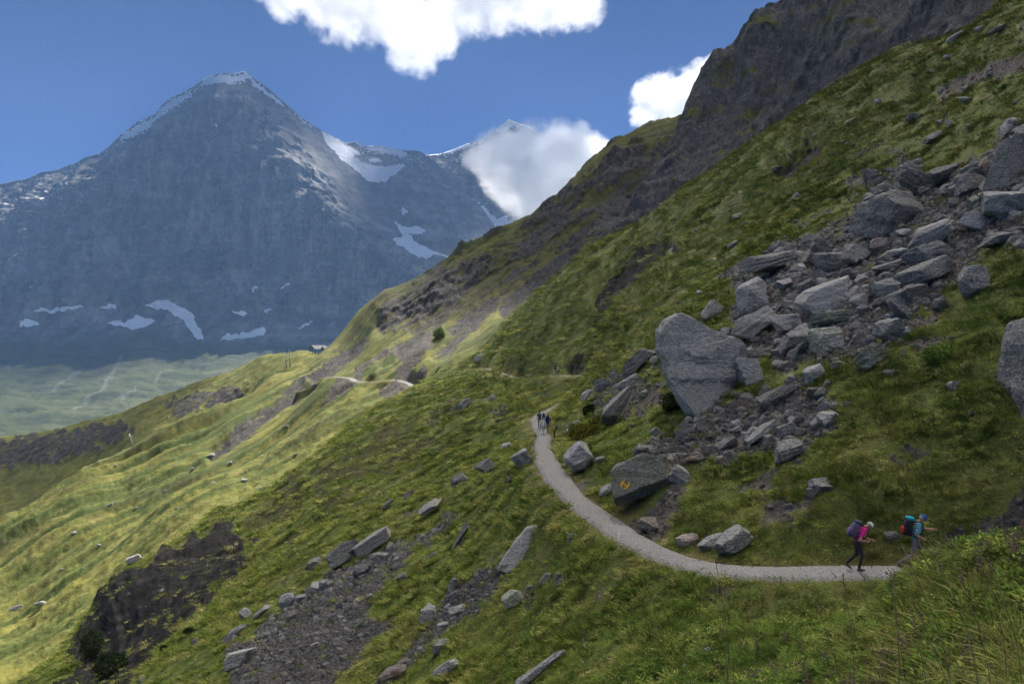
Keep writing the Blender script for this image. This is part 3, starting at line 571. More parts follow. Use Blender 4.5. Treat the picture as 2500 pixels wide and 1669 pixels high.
# ------------------------------------------------------------------ haze
hz = mesh_np('haze', np.array([(x, y, z) for z in (-760, 1975) for y in (-320, 6420) for x in (-6100, 6100)], float), np.array([[0, 2, 3, 1], [4, 5, 7, 6], [0, 1, 5, 4], [2, 6, 7, 3], [0, 4, 6, 2], [1, 3, 7, 5]]), False)
t = NT('haze_air'); v = t.n('VolumePrincipled'); v.inputs['Density'].default_value = 3.8e-5; v.inputs['Color'].default_value = (.32, .55, 1.0, 1); v.inputs['Anisotropy'].default_value = .0
t.l(v.outputs[0], t.out.inputs['Volume'])
tag(obj('haze', hz, t.m), 'thin blue haze filling the valley air', 'haze', kind='stuff')

# ------------------------------------------------------------------ rocks
_ICO = {}
def ico(k):
    if k not in _ICO:
        bm = bmesh.new(); bmesh.ops.create_icosphere(bm, subdivisions=k, radius=1.0)
        v = np.array([q.co[:] for q in bm.verts]); f = np.array([[l.index for l in q.verts] for q in bm.faces]); bm.free(); _ICO[k] = (v, f)
    return _ICO[k]
def rot3(rx, ry, rz): return np.array(Euler((rx, ry, rz)).to_matrix())
def poly_rock(planes, k, seed, rough=.05, ledge=.02):
    """a stone bounded by fracture planes (n, h), seen from its centre"""
    d, f = ico(k); r = np.full(len(d), 9.0)
    for n, h in planes:
        n = np.array(n, float); n /= np.linalg.norm(n); c = d@n; r = np.where(c > 1e-3, np.minimum(r, h/np.maximum(c, 1e-3)), r)
    v = d*r[:, None]; ns = n3(v*1.7, seed)*rough+n3(v*4.3, seed+5)*rough*.55
    if k > 3: ns = ns+n3(v*11, seed+8)*rough*.3
    ns = ns+ledge*np.round(2.2*n3(v*np.array([.6, .6, 3.2]), seed+11)*2)/2
    return v+d*ns[:, None], f
def stone(seed, k=3, cuts=6, rough=.05, ledge=.03, boxy=.22):
    r_ = np.random.RandomState(seed); pl = []
    for ax in range(3):
        for sg in (-1, 1):
            n = np.zeros(3); n[ax] = sg; pl.append((n+r_.normal(0, boxy, 3), r_.uniform(.82, 1.02)))
    for i in range(cuts):
        n = r_.normal(size=3); pl.append((n, r_.uniform(.88, 1.22)))
    return poly_rock(pl, k, seed, rough, ledge)
def rock_mat(name, a, b, lich, lich_amt, fleck=.35, rust=0.0):
    t = NT(name); p = t.objco(); oi = t.n('ObjectInfo'); off = t.n('VectorMath', operation='ADD'); t.l(p, off.inputs[0])
    cb = t.n('CombineXYZ'); t.l(t.math('MULTIPLY', oi.outputs['Random'], 50.), cb.inputs[0]); t.l(cb.outputs[0], off.inputs[1]); p = off.outputs[0]
    n1 = t.noise(p, 1.1, 6, .65); n2_ = t.noise(p, 7, 7, .78); n3_ = t.noise(t.scale(p, (1, 1, 4)), 2.3, 6, .7, 1.0)
    c = t.mix(t.ramp(n1, [(.3, 0.), (.7, 1.)]), a, b); c = t.mix(t.ramp(n3_, [(.36, .6), (.5, 0.)]), c, tuple(x*.4 for x in a))
    c = t.mix(t.ramp(n2_, [(.5, 0.), (.62, min(1., fleck*1.7))]), c, (.5, .49, .48)); c = t.mix(t.ramp(n2_, [(.36, .6), (.44, 0.)]), c, (.05, .048, .047))
    n4_ = t.noise(p, 21, 4, .75); c = t.mix(t.ramp(n4_, [(.40, .75), (.5, 0.)]), c, tuple(x*.35 for x in a)); c = t.mix(t.ramp(n4_, [(.53, 0.), (.66, .6)]), c, (.56, .55, .53)); wv = t.n('VectorMath', operation='ADD'); t.l(t.scale(p, (1, 1, 2.2)), wv.inputs[0]); t.l(t.noise(p, 1.2, 4, .6, 0, True), wv.inputs[1]); ck = t.vor(wv.outputs[0], .45, 'DISTANCE_TO_EDGE'); c = t.mix(t.ramp(ck, [(.0, .45), (.02, 0.)]), c, tuple(x*.22 for x in a))
    c = t.mix(t.ramp(t.noise(p, 2.1, 5, .7), [(.62-.25*lich_amt, 0.), (.78-.2*lich_amt, .85)]), c, lich)
    if rust: c = t.mix(t.ramp(t.noise(p, 1.6, 4), [(.45, 0.), (.65, rust)]), c, (.12, .066, .040))
    br = t.math('ADD', t.math('MULTIPLY', oi.outputs['Random'], .5), .75); c = t.mix(1., c, br, 'MULTIPLY')
    h = t.math('ADD', t.math('ADD', t.math('MULTIPLY', n4_, .3), t.math('MULTIPLY', n2_, .6)), t.math('ADD', n3_, t.math('MULTIPLY', t.vor(p, 3, 'DISTANCE_TO_EDGE'), .4)))
    t.bsdf(c, .95, h, 1., .13, .08); return t.m
RM = {'g': rock_mat('grey_gneiss', (.32, .308, .295), (.45, .435, .415), (.20, .215, .15), .15),
      'd': rock_mat('dark_schist', (.15, .145, .14), (.27, .262, .25), (.15, .16, .12), .05, .3),
      'l': rock_mat('lichen_stone', (.27, .275, .235), (.40, .40, .34), (.205, .225, .145), .75),
      'r': rock_mat('rusty_stone', (.24, .195, .17), (.36, .31, .27), (.18, .18, .13), .1, .3, .75),
      'w': rock_mat('streaked_stone', (.24, .235, .23), (.45, .44, .43), (.40, .395, .40), .35, .6)}
def put_rock(px, py, wpx, hpx, ang, mat, label, group=None, fld=None, sub=None, seed=None, depth=None, Ymin=0, cat='rock', name=None, flat=False):
    fld = fld or near; seed = seed if seed is not None else int(px*7+py*13) % 100003; r_ = np.random.RandomState(seed)
    a = R(ang); vert = abs(wpx*math.sin(a))+abs(hpx*math.cos(a))
    hp = fld.hit(px, py+vert*.36, Ymin); Y = hp[1]; s_ = Y/F; hw, hh = wpx*s_*.5, hpx*s_*.5
    hd = (depth if depth else r_.uniform(.7, 1.0)*(hw*hh)**.5*1.15)
    c = P(px, py, Y+hd*.45)
    k = sub if sub else (4 if wpx*hpx > 3200 else (3 if wpx*hpx > 450 else 2))
    v, f = stone(seed, k, r_.randint(4, 9), .085, .06, .28)
    v = v/np.maximum(np.abs(v).max(0), .6)
    v = v*np.array([hw, hd, hh])*1.06
    M = np.array(Matrix.Rotation(-a, 3, 'Y'))@rot3(r_.uniform(-.18, .18), 0, r_.uniform(-.25, .25))
    # widen so that the outline keeps its size after turning
    v = v@M.T; me = mesh_np('rock', v, f, False); big = wpx*hpx > 1500
    o = obj(name or ('boulder' if big else 'rock'), me, RM[mat]); o.location = c
    return tag(o, label, 'boulder' if big else cat, group)
def outline_rock(name, label, pts, Yb, fronts, back, mat, k=5, seed=1, tilt=.25, rough=.06, ledge=.03, cat='boulder'):
    """a boulder whose convex outline, seen from the path, is given in photograph pixels; it has its own distance and thickness"""
    q = np.array(pts, float); cen = (q.min(0)+q.max(0))/2; s_ = Yb/F; u = np.stack([(q[:, 0]-cen[0])*s_, (cen[1]-q[:, 1])*s_], 1); sc = np.abs(u).max()
    u /= sc; pl = []; n_ = len(u); area = sum(u[i, 0]*u[(i+1) % n_, 1]-u[(i+1) % n_, 0]*u[i, 1] for i in range(n_)); sg = 1 if area > 0 else -1
    for i in range(n_):
        a, b = u[i], u[(i+1) % n_]; e = b-a; nn = np.array([e[1], -e[0]])*sg; L = np.linalg.norm(nn)
        if L < 1e-6: continue
        nn /= L; h = nn@a; r_ = np.random.RandomState(seed*31+i); pl.append(((nn[0], r_.uniform(.0, tilt), nn[1]), h/math.sqrt(1)))
    pl += fronts+[((0, 1, 0), back)]
    v, f = poly_rock(pl, k, seed, rough, ledge); me = mesh_np(name, v*sc, f, False)
    o = obj(name, me, RM[mat]); o.location = P(cen[0], cen[1], Yb); return tag(o, label, cat), sc
def Yhit(px, py): return near.hit(px, py)[1]
lean, _ = outline_rock('boulder', 'huge pale leaning boulder, the largest single block, tilted above the path', [(1666,757),(1685,760),(1717,787),(1762,822),(1797,842),(1799,921),(1765,957),(1717,995),(1688,1006),(1672,1001),(1640,947),(1621,899),(1612,854),(1613,813),(1637,778)], min(Yhit(1690,1004), Yhit(1760,960), Yhit(1640,950))+.5, [((-.12, -1, .28), .42), ((-.9, -.6, -.35), .86), ((.6, -.8, -.1), .72)], .7, 'g', 5, 3, rough=.10, ledge=.05)
YA = min(Yhit(1510,1228), Yhit(1560,1215), Yhit(1610,1195), Yhit(1630,1172))+.25
arrow_rock, asc = outline_rock('boulder', 'angular grey green boulder with a yellow double arrow painted on it', [(1493,1150),(1501,1139),(1557,1112),(1578,1104),(1593,1108),(1601,1122),(1622,1135),(1631,1151),(1634,1174),(1578,1210),(1505,1233),(1495,1195)], YA, [((-.18, -1, .45), .40), ((.28, -1, -.75), .52)], .8, 'l', 5, 5)
slab, _ = outline_rock('boulder', 'flat grey slab lying below the bend of the path', [(1365,1278),(1350,1276),(1290,1288),(1262,1310),(1240,1345),(1212,1382),(1250,1383),(1300,1368),(1330,1335),(1345,1310)], Yhit(1270,1370)+.5, [((-.25, -.8, .6), .22)], .35, 'g', 4, 7, .1)
pil, _ = outline_rock('boulder', 'tall dark rock pillar cut off by the right edge of the picture', [(2505,775),(2560,765),(2720,800),(2720,1010),(2580,1030),(2500,1022),(2462,1015),(2475,930),(2490,840)], Yhit(2470,1010)+.6, [((-.1, -1, .1), .45)], .6, 'd', 5, 9)
# painted two-headed arrow, a thin film of paint following the boulder's face
def paint_arrow():
    bm = bmesh.new(); me = arrow_rock.data
    from mathutils.bvhtree import BVHTree
    co = [arrow_rock.location+v.co for v in me.vertices]; bvh = BVHTree.FromPolygons(co, [tuple(p.vertices) for p in me.polygons])
    for (x0, y0, x1, y1) in [(535, 768, 652, 838), (520, 782, 588, 722), (522, 768, 524, 850), (662, 842, 670, 755), (668, 826, 584, 880)]:
        dx, dy = x1-x0, y1-y0; L = math.hypot(dx, dy); nx, ny = -dy/L*14, dx/L*14; n = 8
        row = [[bm.verts.new(((x0+dx*i/n+nx*s_)/7.83, (y0+dy*i/n+ny*s_)/7.83, 0)) for s_ in (-1, 0, 1)] for i in range(n+1)]
        for i in range(n):
            for j in range(2): bm.faces.new([row[i][j], row[i][j+1], row[i+1][j+1], row[i+1][j]])
    for v in bm.verts:
        d = Vector(P(v.co.x+1450, v.co.y+1080, 1.0)).normalized(); h = bvh.ray_cast(Vector((0, 0, 0)), d)
        v.co = (h[0]-d*.025 if h[0] is not None else Vector(P(v.co.x+1450, v.co.y+1080, YA)))-arrow_rock.location
    m = bpy.data.meshes.new('painted_arrow'); bm.to_mesh(m); bm.free()
    t = NT('yellow_paint'); c = t.mix(t.ramp(t.noise(t.objco(), 14, 4), [(.4, 0.), (.7, .6)]), (.85, .48, .03), (.60, .36, .06)); t.bsdf(c, .7)
    o = obj('painted_arrow', m, t.m, arrow_rock); o['label'] = 'yellow painted two-headed waymark arrow'
paint_arrow()
UP = 'upper right boulder field'
ROCKS = [ # px, py, width, height, angle, stone, label
 (2178,529,172,128,0,'d','large dark flat topped block at the upper edge of the boulder field'),(2238,443,92,64,-25,'d','wedge shaped dark boulder resting on top of the flat topped block'),
 (2304,425,66,54,25,'d','dark boulder just right of the wedge shaped boulder at the top'),(2372,450,78,58,0,'d','dark rounded boulder above the square block near the right edge'),(2388,414,80,42,-10,'g','long pale boulder below the craggy outcrop at the right edge'),
 (2466,405,85,130,0,'d','craggy dark outcrop standing at the right edge above the boulder field'),(2449,500,104,80,-15,'g','big square cracked block near the right edge'),(2384,492,42,30,0,'l','greenish cube leaning on the left of the square cracked block'),(2490,465,36,34,0,'d','rounded stone at the right edge above the cracked block'),
 (2274,572,124,52,32,'g','slanting ledge of grey rock below the dark flat topped block'),(2389,541,96,48,-15,'g','layered grey boulder under the square cracked block'),(2443,582,114,36,12,'d','long flat layered rock near the right edge of the boulder field'),
 (2198,618,64,32,5,'g','grey block left of the pale crumpled ledge'),(2261,615,90,40,15,'w','pale crumpled ledge in the middle of the boulder field'),(2267,662,134,52,26,'d','dark layered slab with a shadowed underside in the boulder field'),(2162,653,95,36,5,'g','low grey rock left of the dark layered slab'),
 (2026,640,80,56,-8,'g','pale squarish boulder perched near the top left of the boulder field'),(2082,621,90,58,-30,'g','grey boulder leaning behind the pale squarish one'),(1999,599,58,40,-35,'d','dark toothed rock at the upper left of the boulder field'),(1977,634,36,40,60,'r','reddish upright block left of the pale squarish boulder'),
 (1838,728,84,112,0,'g','tall angular block at the left tip of the boulder field'),(1887,640,165,58,14,'d','flat mossy outcrop forming the left shoulder of the boulder field'),(2015,724,138,70,20,'g','large smooth slanting slab in the centre of the boulder field'),(2056,742,38,36,0,'g','small block wedged under the large smooth slab'),
 (2037,778,95,42,4,'l','pale greenish cracked slab below the large smooth slab'),(1836,794,112,60,35,'g','grey slab sloping down beside the leaning boulder'),(1929,787,112,44,8,'g','wide grey boulder under the slanting slab'),(1941,832,88,60,22,'g','pale rounded boulder near the foot of the boulder field'),
 (2021,830,80,70,10,'l','cracked upright boulder at the foot of the boulder field'),(2171,807,68,60,-35,'g','grey boulder with a steep right side above the meadow'),(2376,690,80,102,0,'d','bulky dark block standing alone at the right of the boulder field'),(2296,743,48,34,25,'d','small dark stone left of the bulky dark block'),
 (2229,717,70,48,15,'d','brownish grey stone below the dark layered slab'),(2168,698,72,52,10,'g','rough grey stone in the middle of the rubble'),(2197,758,86,26,-45,'d','dark splintered plates standing on edge'),(2101,736,52,42,-20,'g','grey stone right of the large smooth slab'),(1777,816,32,38,60,'g','thin upright stone beside the leaning boulder'),
 (2122,873,86,58,30,'l','lichen spotted boulder on the edge of the meadow'),(2046,893,40,28,5,'l','greenish stone under the cracked upright boulder'),(1984,918,48,52,15,'g','pale peaked stone below the boulder field'),(1988,958,38,28,0,'r','rust brown block below the peaked stone'),(2019,936,20,24,60,'r','small rust brown stone propped on end'),
 (1826,909,62,86,10,'g','grey lobe leaning against the right side of the huge boulder'),(1735,760,62,46,40,'d','dark boulder just above the huge leaning boulder'),(1708,717,16,22,60,'g','small stone standing in grass above the huge boulder'),
 (1557,882,108,38,38,'d','dark layered outcrop left of the huge leaning boulder'),(1602,878,34,22,30,'g','small pale rock touching the layered outcrop'),(1474,942,48,36,0,'d','dark block above the path bend left of the layered outcrop'),(1538,934,78,32,30,'d','low dark rock below the layered outcrop'),(1503,994,112,48,46,'d','long dark slanted slab left of the shrub'),
 (1573,961,28,20,0,'l','small lichen stone between the slab and the shrub'),(1433,961,40,16,35,'g','pale sloping stone at the left end of the rock cluster'),(1455,986,36,18,45,'d','thin stone beside the long slanted slab'),(1409,1034,22,18,0,'g','stone beside the seated hiker'),
 (1415,1118,68,88,28,'w','white streaked crag under the yellow bush beside the path'),(1466,1122,30,16,10,'w','little pale rock right of the streaked crag'),(1886,966,126,28,35,'d','long plank shaped slab on the lower rubble'),(1858,1055,96,25,35,'g','second plank shaped slab, lower and nearer the path'),
 (1874,1083,46,46,0,'d','dark stone under the lower plank slab'),(1921,1050,46,42,0,'w','bluish striped block in the lower rubble'),(1925,1099,78,46,22,'d','brown grey boulder at the right end of the lower rubble'),(2030,1024,60,38,0,'g','rough boulder where the lower rubble meets the meadow'),
 (1771,1086,58,28,40,'d','slanting dark stone in the lower rubble'),(1669,1068,38,46,0,'d','dark hump above the arrow boulder'),(1631,1096,40,30,0,'l','round lichen covered stone behind the arrow boulder'),(1701,1120,64,28,6,'r','reddish flat rock right of the arrow boulder'),(1561,1102,46,32,45,'d','stone tucked behind the arrow boulder'),(1602,1056,26,26,40,'d','bluish stone above the arrow boulder'),
 (1657,1156,52,48,-28,'g','grey block split off the right side of the arrow boulder'),(1479,1196,44,20,40,'g','flat slab leaning on the left of the arrow boulder'),(1585,1281,60,36,-25,'r','pinkish rock beside the path below the arrow boulder'),(1681,1320,64,33,6,'r','leftmost of the three rocks beside the path'),(1735,1326,68,34,22,'g','middle one of the three rocks beside the path'),(1793,1322,92,60,27,'g','largest and rightmost of the three rocks beside the path'),
 (1788,1277,24,14,20,'g','small pale stone in grass above the three path rocks'),(2001,1194,74,56,0,'d','grey boulder with rusty moss in the meadow above the hikers'),(2182,1307,52,28,-12,'g','flat grey rock behind the hiker in the blue cap'),(2328,942,32,28,10,'g','lone cube shaped stone in the right meadow'),(2180,911,46,18,8,'d','low dark rock at the top of the right meadow'),(2376,1010,24,24,-30,'d','small dark stone beside the rock pillar'),
 (771,1376,50,32,5,'d','dark rounded boulder at the upper left of the scree'),(837,1352,98,48,32,'d','dark wall-like boulder above the scree'),(926,1363,44,44,0,'d','dark squarish boulder in the scree gully'),(953,1340,30,28,0,'d','small black stone above the squarish scree boulder'),(881,1392,44,40,10,'d','dark boulder in the middle of the scree top'),(909,1318,108,30,33,'g','sloping ledge at the top of the scree'),
 (698,1470,54,42,8,'g','pale rounded boulder on the left rim of the scree'),(735,1461,28,24,0,'g','small stone right of the pale rounded rim boulder'),(772,1438,30,26,0,'g','stone on the rim between boulders'),(793,1425,32,26,20,'g','pale stone under the dark wall-like boulder'),(599,1497,34,30,30,'g','pale stone at the far left rim of the scree'),(636,1494,54,15,40,'g','thin slab on the left rim of the scree'),(578,1538,52,16,36,'w','pale ribbon of rock at the left foot of the rim'),
 (645,1555,42,26,0,'d','dark block at the left edge of the scree'),(585,1603,90,36,20,'g','broken ledge at the lower left of the scree'),(711,1509,28,32,0,'d','dark stone half sunk in turf by the scree'),(982,1406,36,18,25,'d','flat stone right of the scree gully'),(1053,1356,46,12,30,'d','thin layered stone in the grass right of the scree'),(1123,1313,74,18,58,'d','standing flake of rock in the grass'),
 (1045,1242,84,25,25,'g','layered pale outcrop in grass above the scree'),(946,1230,42,12,42,'d','thin flake in grass at the upper left'),(1048,1501,44,46,10,'g','pale block at the head of the second rubble streak'),(1116,1491,44,26,25,'g','grey stone right of the pale block in the rubble streak'),(1082,1530,52,26,25,'g','grey stone below the pale block in the rubble streak'),(1108,1429,32,46,0,'d','dark upright stone at the top of the rubble streak'),
 (1082,1575,62,30,12,'l','lichen topped flat boulder below the rubble streak'),(1089,1630,72,28,38,'g','long grey stone near the bottom of the grass'),(963,1640,88,30,25,'r','broken reddish ledge at the bottom edge'),(987,1616,36,14,10,'r','red brown stone on the broken ledge'),(1253,1463,62,40,32,'l','speckled block in the grass below the slab'),(1293,1437,34,26,0,'l','pale lichen stone beside the speckled block'),
 (1317,1632,154,30,37,'w','pale streaked slab at the bottom centre'),(1366,1418,34,42,0,'d','dark blue grey stone under the turf lip'),(1332,1410,46,24,30,'g','stone left of the dark blue grey stone'),(1393,1312,34,28,0,'d','dark stone right of the flat slab below the bend'),(1381,1472,30,11,-60,'w','thin white flake stuck in the grass'),(1499,1659,46,18,0,'d','grey stone at the bottom edge right of the streaked slab'),
 (1719,1591,42,10,40,'g','thin slab in the foreground grass'),(1764,1557,26,18,0,'g','small stone in the foreground grass'),(1848,1656,46,26,20,'d','dark stone at the bottom edge among tall stalks'),
 (1273,1120,50,44,20,'w','white streaked rock on the outer edge of the path'),(1237,1088,26,16,25,'g','small rock on the slope left of the walking group'),(1186,1137,54,34,36,'d','rubbly dark outcrop below the path'),(1121,1173,42,26,32,'d','dark jutting rock in the middle slope'),(1133,987,44,22,52,'d','dark rock face in the slope below the far path'),(1169,875,34,20,30,'g','grey block beside the far path'),(1203,971,22,14,30,'g','grey stone low in the hollow'),(1249,1168,38,18,42,'d','thin dark rock left of the path bend'),(997,1206,40,13,42,'d','flat flake on the middle slope'),
 (2130,428,52,30,-10,'d','dark pair of rocks in the grass left of the wedge boulder'),(1897,412,28,14,10,'g','small pale rock near the grass skyline'),(1804,527,40,12,12,'g','flat pale rock in the upper grass'),(1943,481,26,14,45,'d','dark flake in the upper grass'),(1790,596,32,13,26,'g','flat rock in the grass left of the mossy outcrop'),
 (2327,95,48,16,32,'g','pale slab on the skyline below the dark cliff'),(2315,140,22,13,0,'w','bright small boulder high on the upper grass'),(2436,72,80,14,28,'d','long dark ledge near the top right corner'),(2393,70,28,15,20,'g','grey rock left of the long dark ledge'),(2144,249,20,16,20,'g','rounded stone on the upper grass skyline'),(2080,296,34,12,22,'g','flat pale stone on the upper skyline'),(2366,244,46,20,-10,'g','pale rock with a dark hollow on the upper grass'),
 (2232,286,42,20,0,'d','low dark boulder on the upper grass'),(2298,299,26,15,20,'g','first of three grey rocks close together on the upper grass'),(2318,306,15,28,0,'g','upright one of three grey rocks close together on the upper grass'),(2280,337,58,22,25,'d','largest of three grey rocks close together on the upper grass'),(2369,306,26,12,26,'g','pale flat stone at the right of the upper grass'),(2272,176,26,12,0,'d','dark stone below the skyline slab')]
for q in ROCKS: put_rock(*q)
SM = 'stones scattered on the upper grass'
for (a, b, c, d, e) in [(2178,236,14,9,10),(2309,276,13,9,0),(2249,315,22,12,25),(2360,163,20,8,20),(2370,149,11,8,0),(2420,170,14,8,20),(1950,520,14,8,20),(1860,470,16,8,25),(1990,330,16,9,20),(2060,345,14,8,25),(2480,250,20,10,20),(2440,215,14,8,15),(1700,560,14,8,25),(1640,610,14,8,25)]: put_rock(a, b, c, d, e, 'g', 'small grey stone half sunk in the upper grass slope', SM)
for (a, b, c, d, e, l) in [(329,1364,40,20,20,'pale block lying alone on the sunlit lower slope'),(41,1484,32,17,0,'dark boulder at the left edge of the sunlit slope'),(99,1472,26,13,10,'smaller boulder right of the one at the left edge'),(513,1113,22,9,22,'white stone at the foot of the shaded spur'),(598,1173,18,12,0,'brownish stone alone on the sunlit slope')]: put_rock(a, b, c, d, e, 'g', l, fld=mid)
for (a, b) in [(360,1324),(331,1242),(269,1231),(636,1192),(280,1137),(467,1145),(521,1178),(180,1300),(430,1240),(720,1110),(560,1130),(240,1330),(820,1060),(700,1040),(150,1390),(400,1200)]: put_rock(a, b, rng.randint(11, 18), rng.randint(7, 11), rng.randint(0, 30), 'g', 'small stone dotting the sunlit grass slope', 'stones on the sunlit slope', fld=mid)
# medium blocks between the big ones
def in_poly(poly, n, r_):
    g = np.array(poly, float); out = []
    while len(out) < n:
        p = np.stack([r_.uniform(g[:, 0].min(), g[:, 0].max(), 200), r_.uniform(g[:, 1].min(), g[:, 1].max(), 200)], 1); k = psd(poly, p[:, 0], p[:, 1]) > 4; out += list(p[k])
    return np.array(out[:n])
r_ = np.random.RandomState(21)
for poly, n, lo, hi, l, g in [(RUB1, 92, 18, 62, 'medium grey block among the upper right boulder field', 'blocks of the upper right boulder field'), (RUB2, 42, 12, 30, 'medium grey block in the lower rubble behind the arrow boulder', 'blocks of the lower rubble'),
                              (RUB3, 14, 10, 22, 'medium dark stone in the rock cluster left of the huge boulder', 'stones left of the huge boulder'), (SCREE2, 30, 10, 26, 'medium stone in the narrow rubble streak', 'stones of the narrow rubble streak'), (SCREE1, 26, 9, 22, 'medium stone standing out of the main scree', 'stones of the main scree')]:
    for (a, b) in in_poly(poly, n, r_):
        s_ = lo+(hi-lo)*r_.rand()**2; put_rock(a, b, s_, s_*r_.uniform(.45, .8), r_.uniform(0, 45), r_.choice(list('gddddlrg')), l, g, sub=2 if s_ < 26 else 3)

# ------------------------------------------------------------------ scattering
def scatter(name, pts, rots, scls, src, label, cat, parent=None):
    me = bpy.data.meshes.new(name); n = len(pts); me.vertices.add(n); me.vertices.foreach_set('co', np.asarray(pts, np.float32).ravel())
    for nm, ar in (('rot', rots), ('scl', scls)):
        a = me.attributes.new(nm, 'FLOAT_VECTOR', 'POINT'); a.data.foreach_set('vector', np.asarray(ar, np.float32).ravel())
    o = obj(name, me); ng = bpy.data.node_groups.new(name, 'GeometryNodeTree')
    ng.interface.new_socket('Geometry', in_out='INPUT', socket_type='NodeSocketGeometry'); ng.interface.new_socket('Geometry', in_out='OUTPUT', socket_type='NodeSocketGeometry')
    N = ng.nodes; gi = N.new('NodeGroupInput'); go = N.new('NodeGroupOutput'); ip = N.new('GeometryNodeInstanceOnPoints'); oi = N.new('GeometryNodeObjectInfo'); oi.inputs[0].default_value = src
    ra = N.new('GeometryNodeInputNamedAttribute'); ra.data_type = 'FLOAT_VECTOR'; ra.inputs[0].default_value = 'rot'; sa = N.new('GeometryNodeInputNamedAttribute'); sa.data_type = 'FLOAT_VECTOR'; sa.inputs[0].default_value = 'scl'
    er = N.new('FunctionNodeEulerToRotation'); L = ng.links.new
    L(gi.outputs[0], ip.inputs['Points']); L(oi.outputs['Geometry'], ip.inputs['Instance']); L(ra.outputs[0], er.inputs[0]); L(er.outputs[0], ip.inputs['Rotation']); L(sa.outputs[0], ip.inputs['Scale']); L(ip.outputs[0], go.inputs[0])
    md = o.modifiers.new('scatter', 'NODES'); md.node_group = ng
    return tag(o, label, cat, kind='stuff')
def source(name, me, mat):
    o = obj(name, me, mat); o.hide_render = True; o['kind'] = 'helper'; o.location = (0, -50, -300); return o
def mask_at(arr, x, y):
    a = np.clip(((x/y-near.sx[0])/(near.sx[1]-near.sx[0])).round().astype(int), 0, len(near.sx)-1); b = np.clip(((np.log(y)-near.t[0])/(near.t[1]-near.t[0])).round().astype(int), 0, len(near.t)-1); return arr[b, a]
def sample_near(n, Y0, Y1, seed, px0=-60, px1=2560):
    r_ = np.random.RandomState(seed); sx = (r_.uniform(px0, px1, n)-CX)/F; Y = np.exp(r_.uniform(math.log(Y0), math.log(Y1), n)); x = sx*Y; z = near.z(x, Y); e = CY-F*z/Y
    k = (e > -60) & (e < 1760); return x[k], Y[k], z[k], r_
# loose stones
for i in range(5):
    v, f = stone(500+i, 2, 5, .04, .02); v = v*np.array([1, .8, .5+.1*i]); sm = source('stone_source', mesh_np('stone', v, f, False), RM['drdgd'[i]])
    x, y, z, r_ = sample_near(150000, 7, 130, 60+i); so = mask_at(soil, x, y); px, py = CX+F*x/y, CY-F*z/y
    rub = np.maximum(psd(RUB1, px, py), psd(RUB2, px, py)) > -10; sc1 = np.maximum(psd(SCREE1, px, py), psd(SCREE2, px, py)) > -4; keep = (r_.rand(len(x)) < np.where(sc1, .85, np.where(rub, .26, .16))*np.clip(so*1.5-.25, 0, 1)) & (mask_at(TD, x, y) > 1.1)
    x, y, z = x[keep], y[keep], z[keep]; n = len(x); big = np.clip(r_.pareto(2.6, n)*.05+.05, .04, .30)*np.clip(y/45, .7, 1.6)*np.where(rub[keep], 1.4, .72)
    scatter('loose_stones', np.stack([x, y, z+.0*big], 1), r_.uniform(-.5, .5, (n, 3))+np.array([0, -.55, 0])+np.stack([0*x, 0*x, r_.uniform(0, 6.28, n)], 1), np.stack([big, big, big], 1), sm, 'loose scree and rubble of small grey stones', 'stones')
for i in range(2):
    v, f = stone(520+i, 1, 4, .04, .0); sm = source('pebble_source', mesh_np('pebble', v*np.array([1, .8, .6]), f, False), RM['gw'[i]])
    k = r_.randint(0, len(trail)-1, 5000); u = r_.uniform(-1, 1, 5000); u = np.sign(u)*np.abs(u)**.45*1.05; d = trail[np.minimum(k+1, len(trail)-1)]-trail[k]; d /= np.linalg.norm(d[:, :2], axis=1)[:, None]+1e-9
    x = trail[k, 0]-d[:, 1]*u; y = trail[k, 1]+d[:, 0]*u; z = np.maximum(trail[k, 2]-.02+.03*(1-u*u)-.08*sstep(.75, 1., np.abs(u)), near.z(x, y)-.01); s_ = r_.uniform(.01, .026, 5000)
    scatter('path_gravel', np.stack([x, y, z], 1), r_.uniform(0, 6.28, (5000, 3)), np.stack([s_]*3, 1), sm, 'loose gravel strewn along the path', 'gravel')

# grass
def tuft(seed, n, rad, h0, h1, wdt, lean, droop, seg=3):
    r_ = np.random.RandomState(seed); V = []; Fc = []
    for i in range(n):
        a = r_.uniform(0, 6.283); rr = rad*math.sqrt(r_.rand()); b = np.array([rr*math.cos(a), rr*math.sin(a), -.02]); h = r_.uniform(h0, h1); dv = np.array([math.cos(a), math.sin(a), 0])*r_.uniform(.1, 1)*lean+np.array([-.35, -.1, 0])*droop
        t_ = r_.uniform(0, 6.283); wv = np.array([math.cos(t_), math.sin(t_), 0])*wdt*r_.uniform(.6, 1.2); s0 = len(V)
        for j in range(seg):
            u = j/seg; c = b+np.array([0, 0, h*u*(1-.25*u)])+dv*h*u*u; V += [c-wv*(1-.5*u), c+wv*(1-.5*u)]
        V.append(b+np.array([0, 0, h*.75])+dv*h)
        for j in range(seg-1): Fc += [(s0+2*j, s0+2*j+1, s0+2*j+3), (s0+2*j, s0+2*j+3, s0+2*j+2)]
        e = s0+2*(seg-1); Fc.append((e, e+1, s0+2*seg))
    return np.array(V), np.array(Fc)
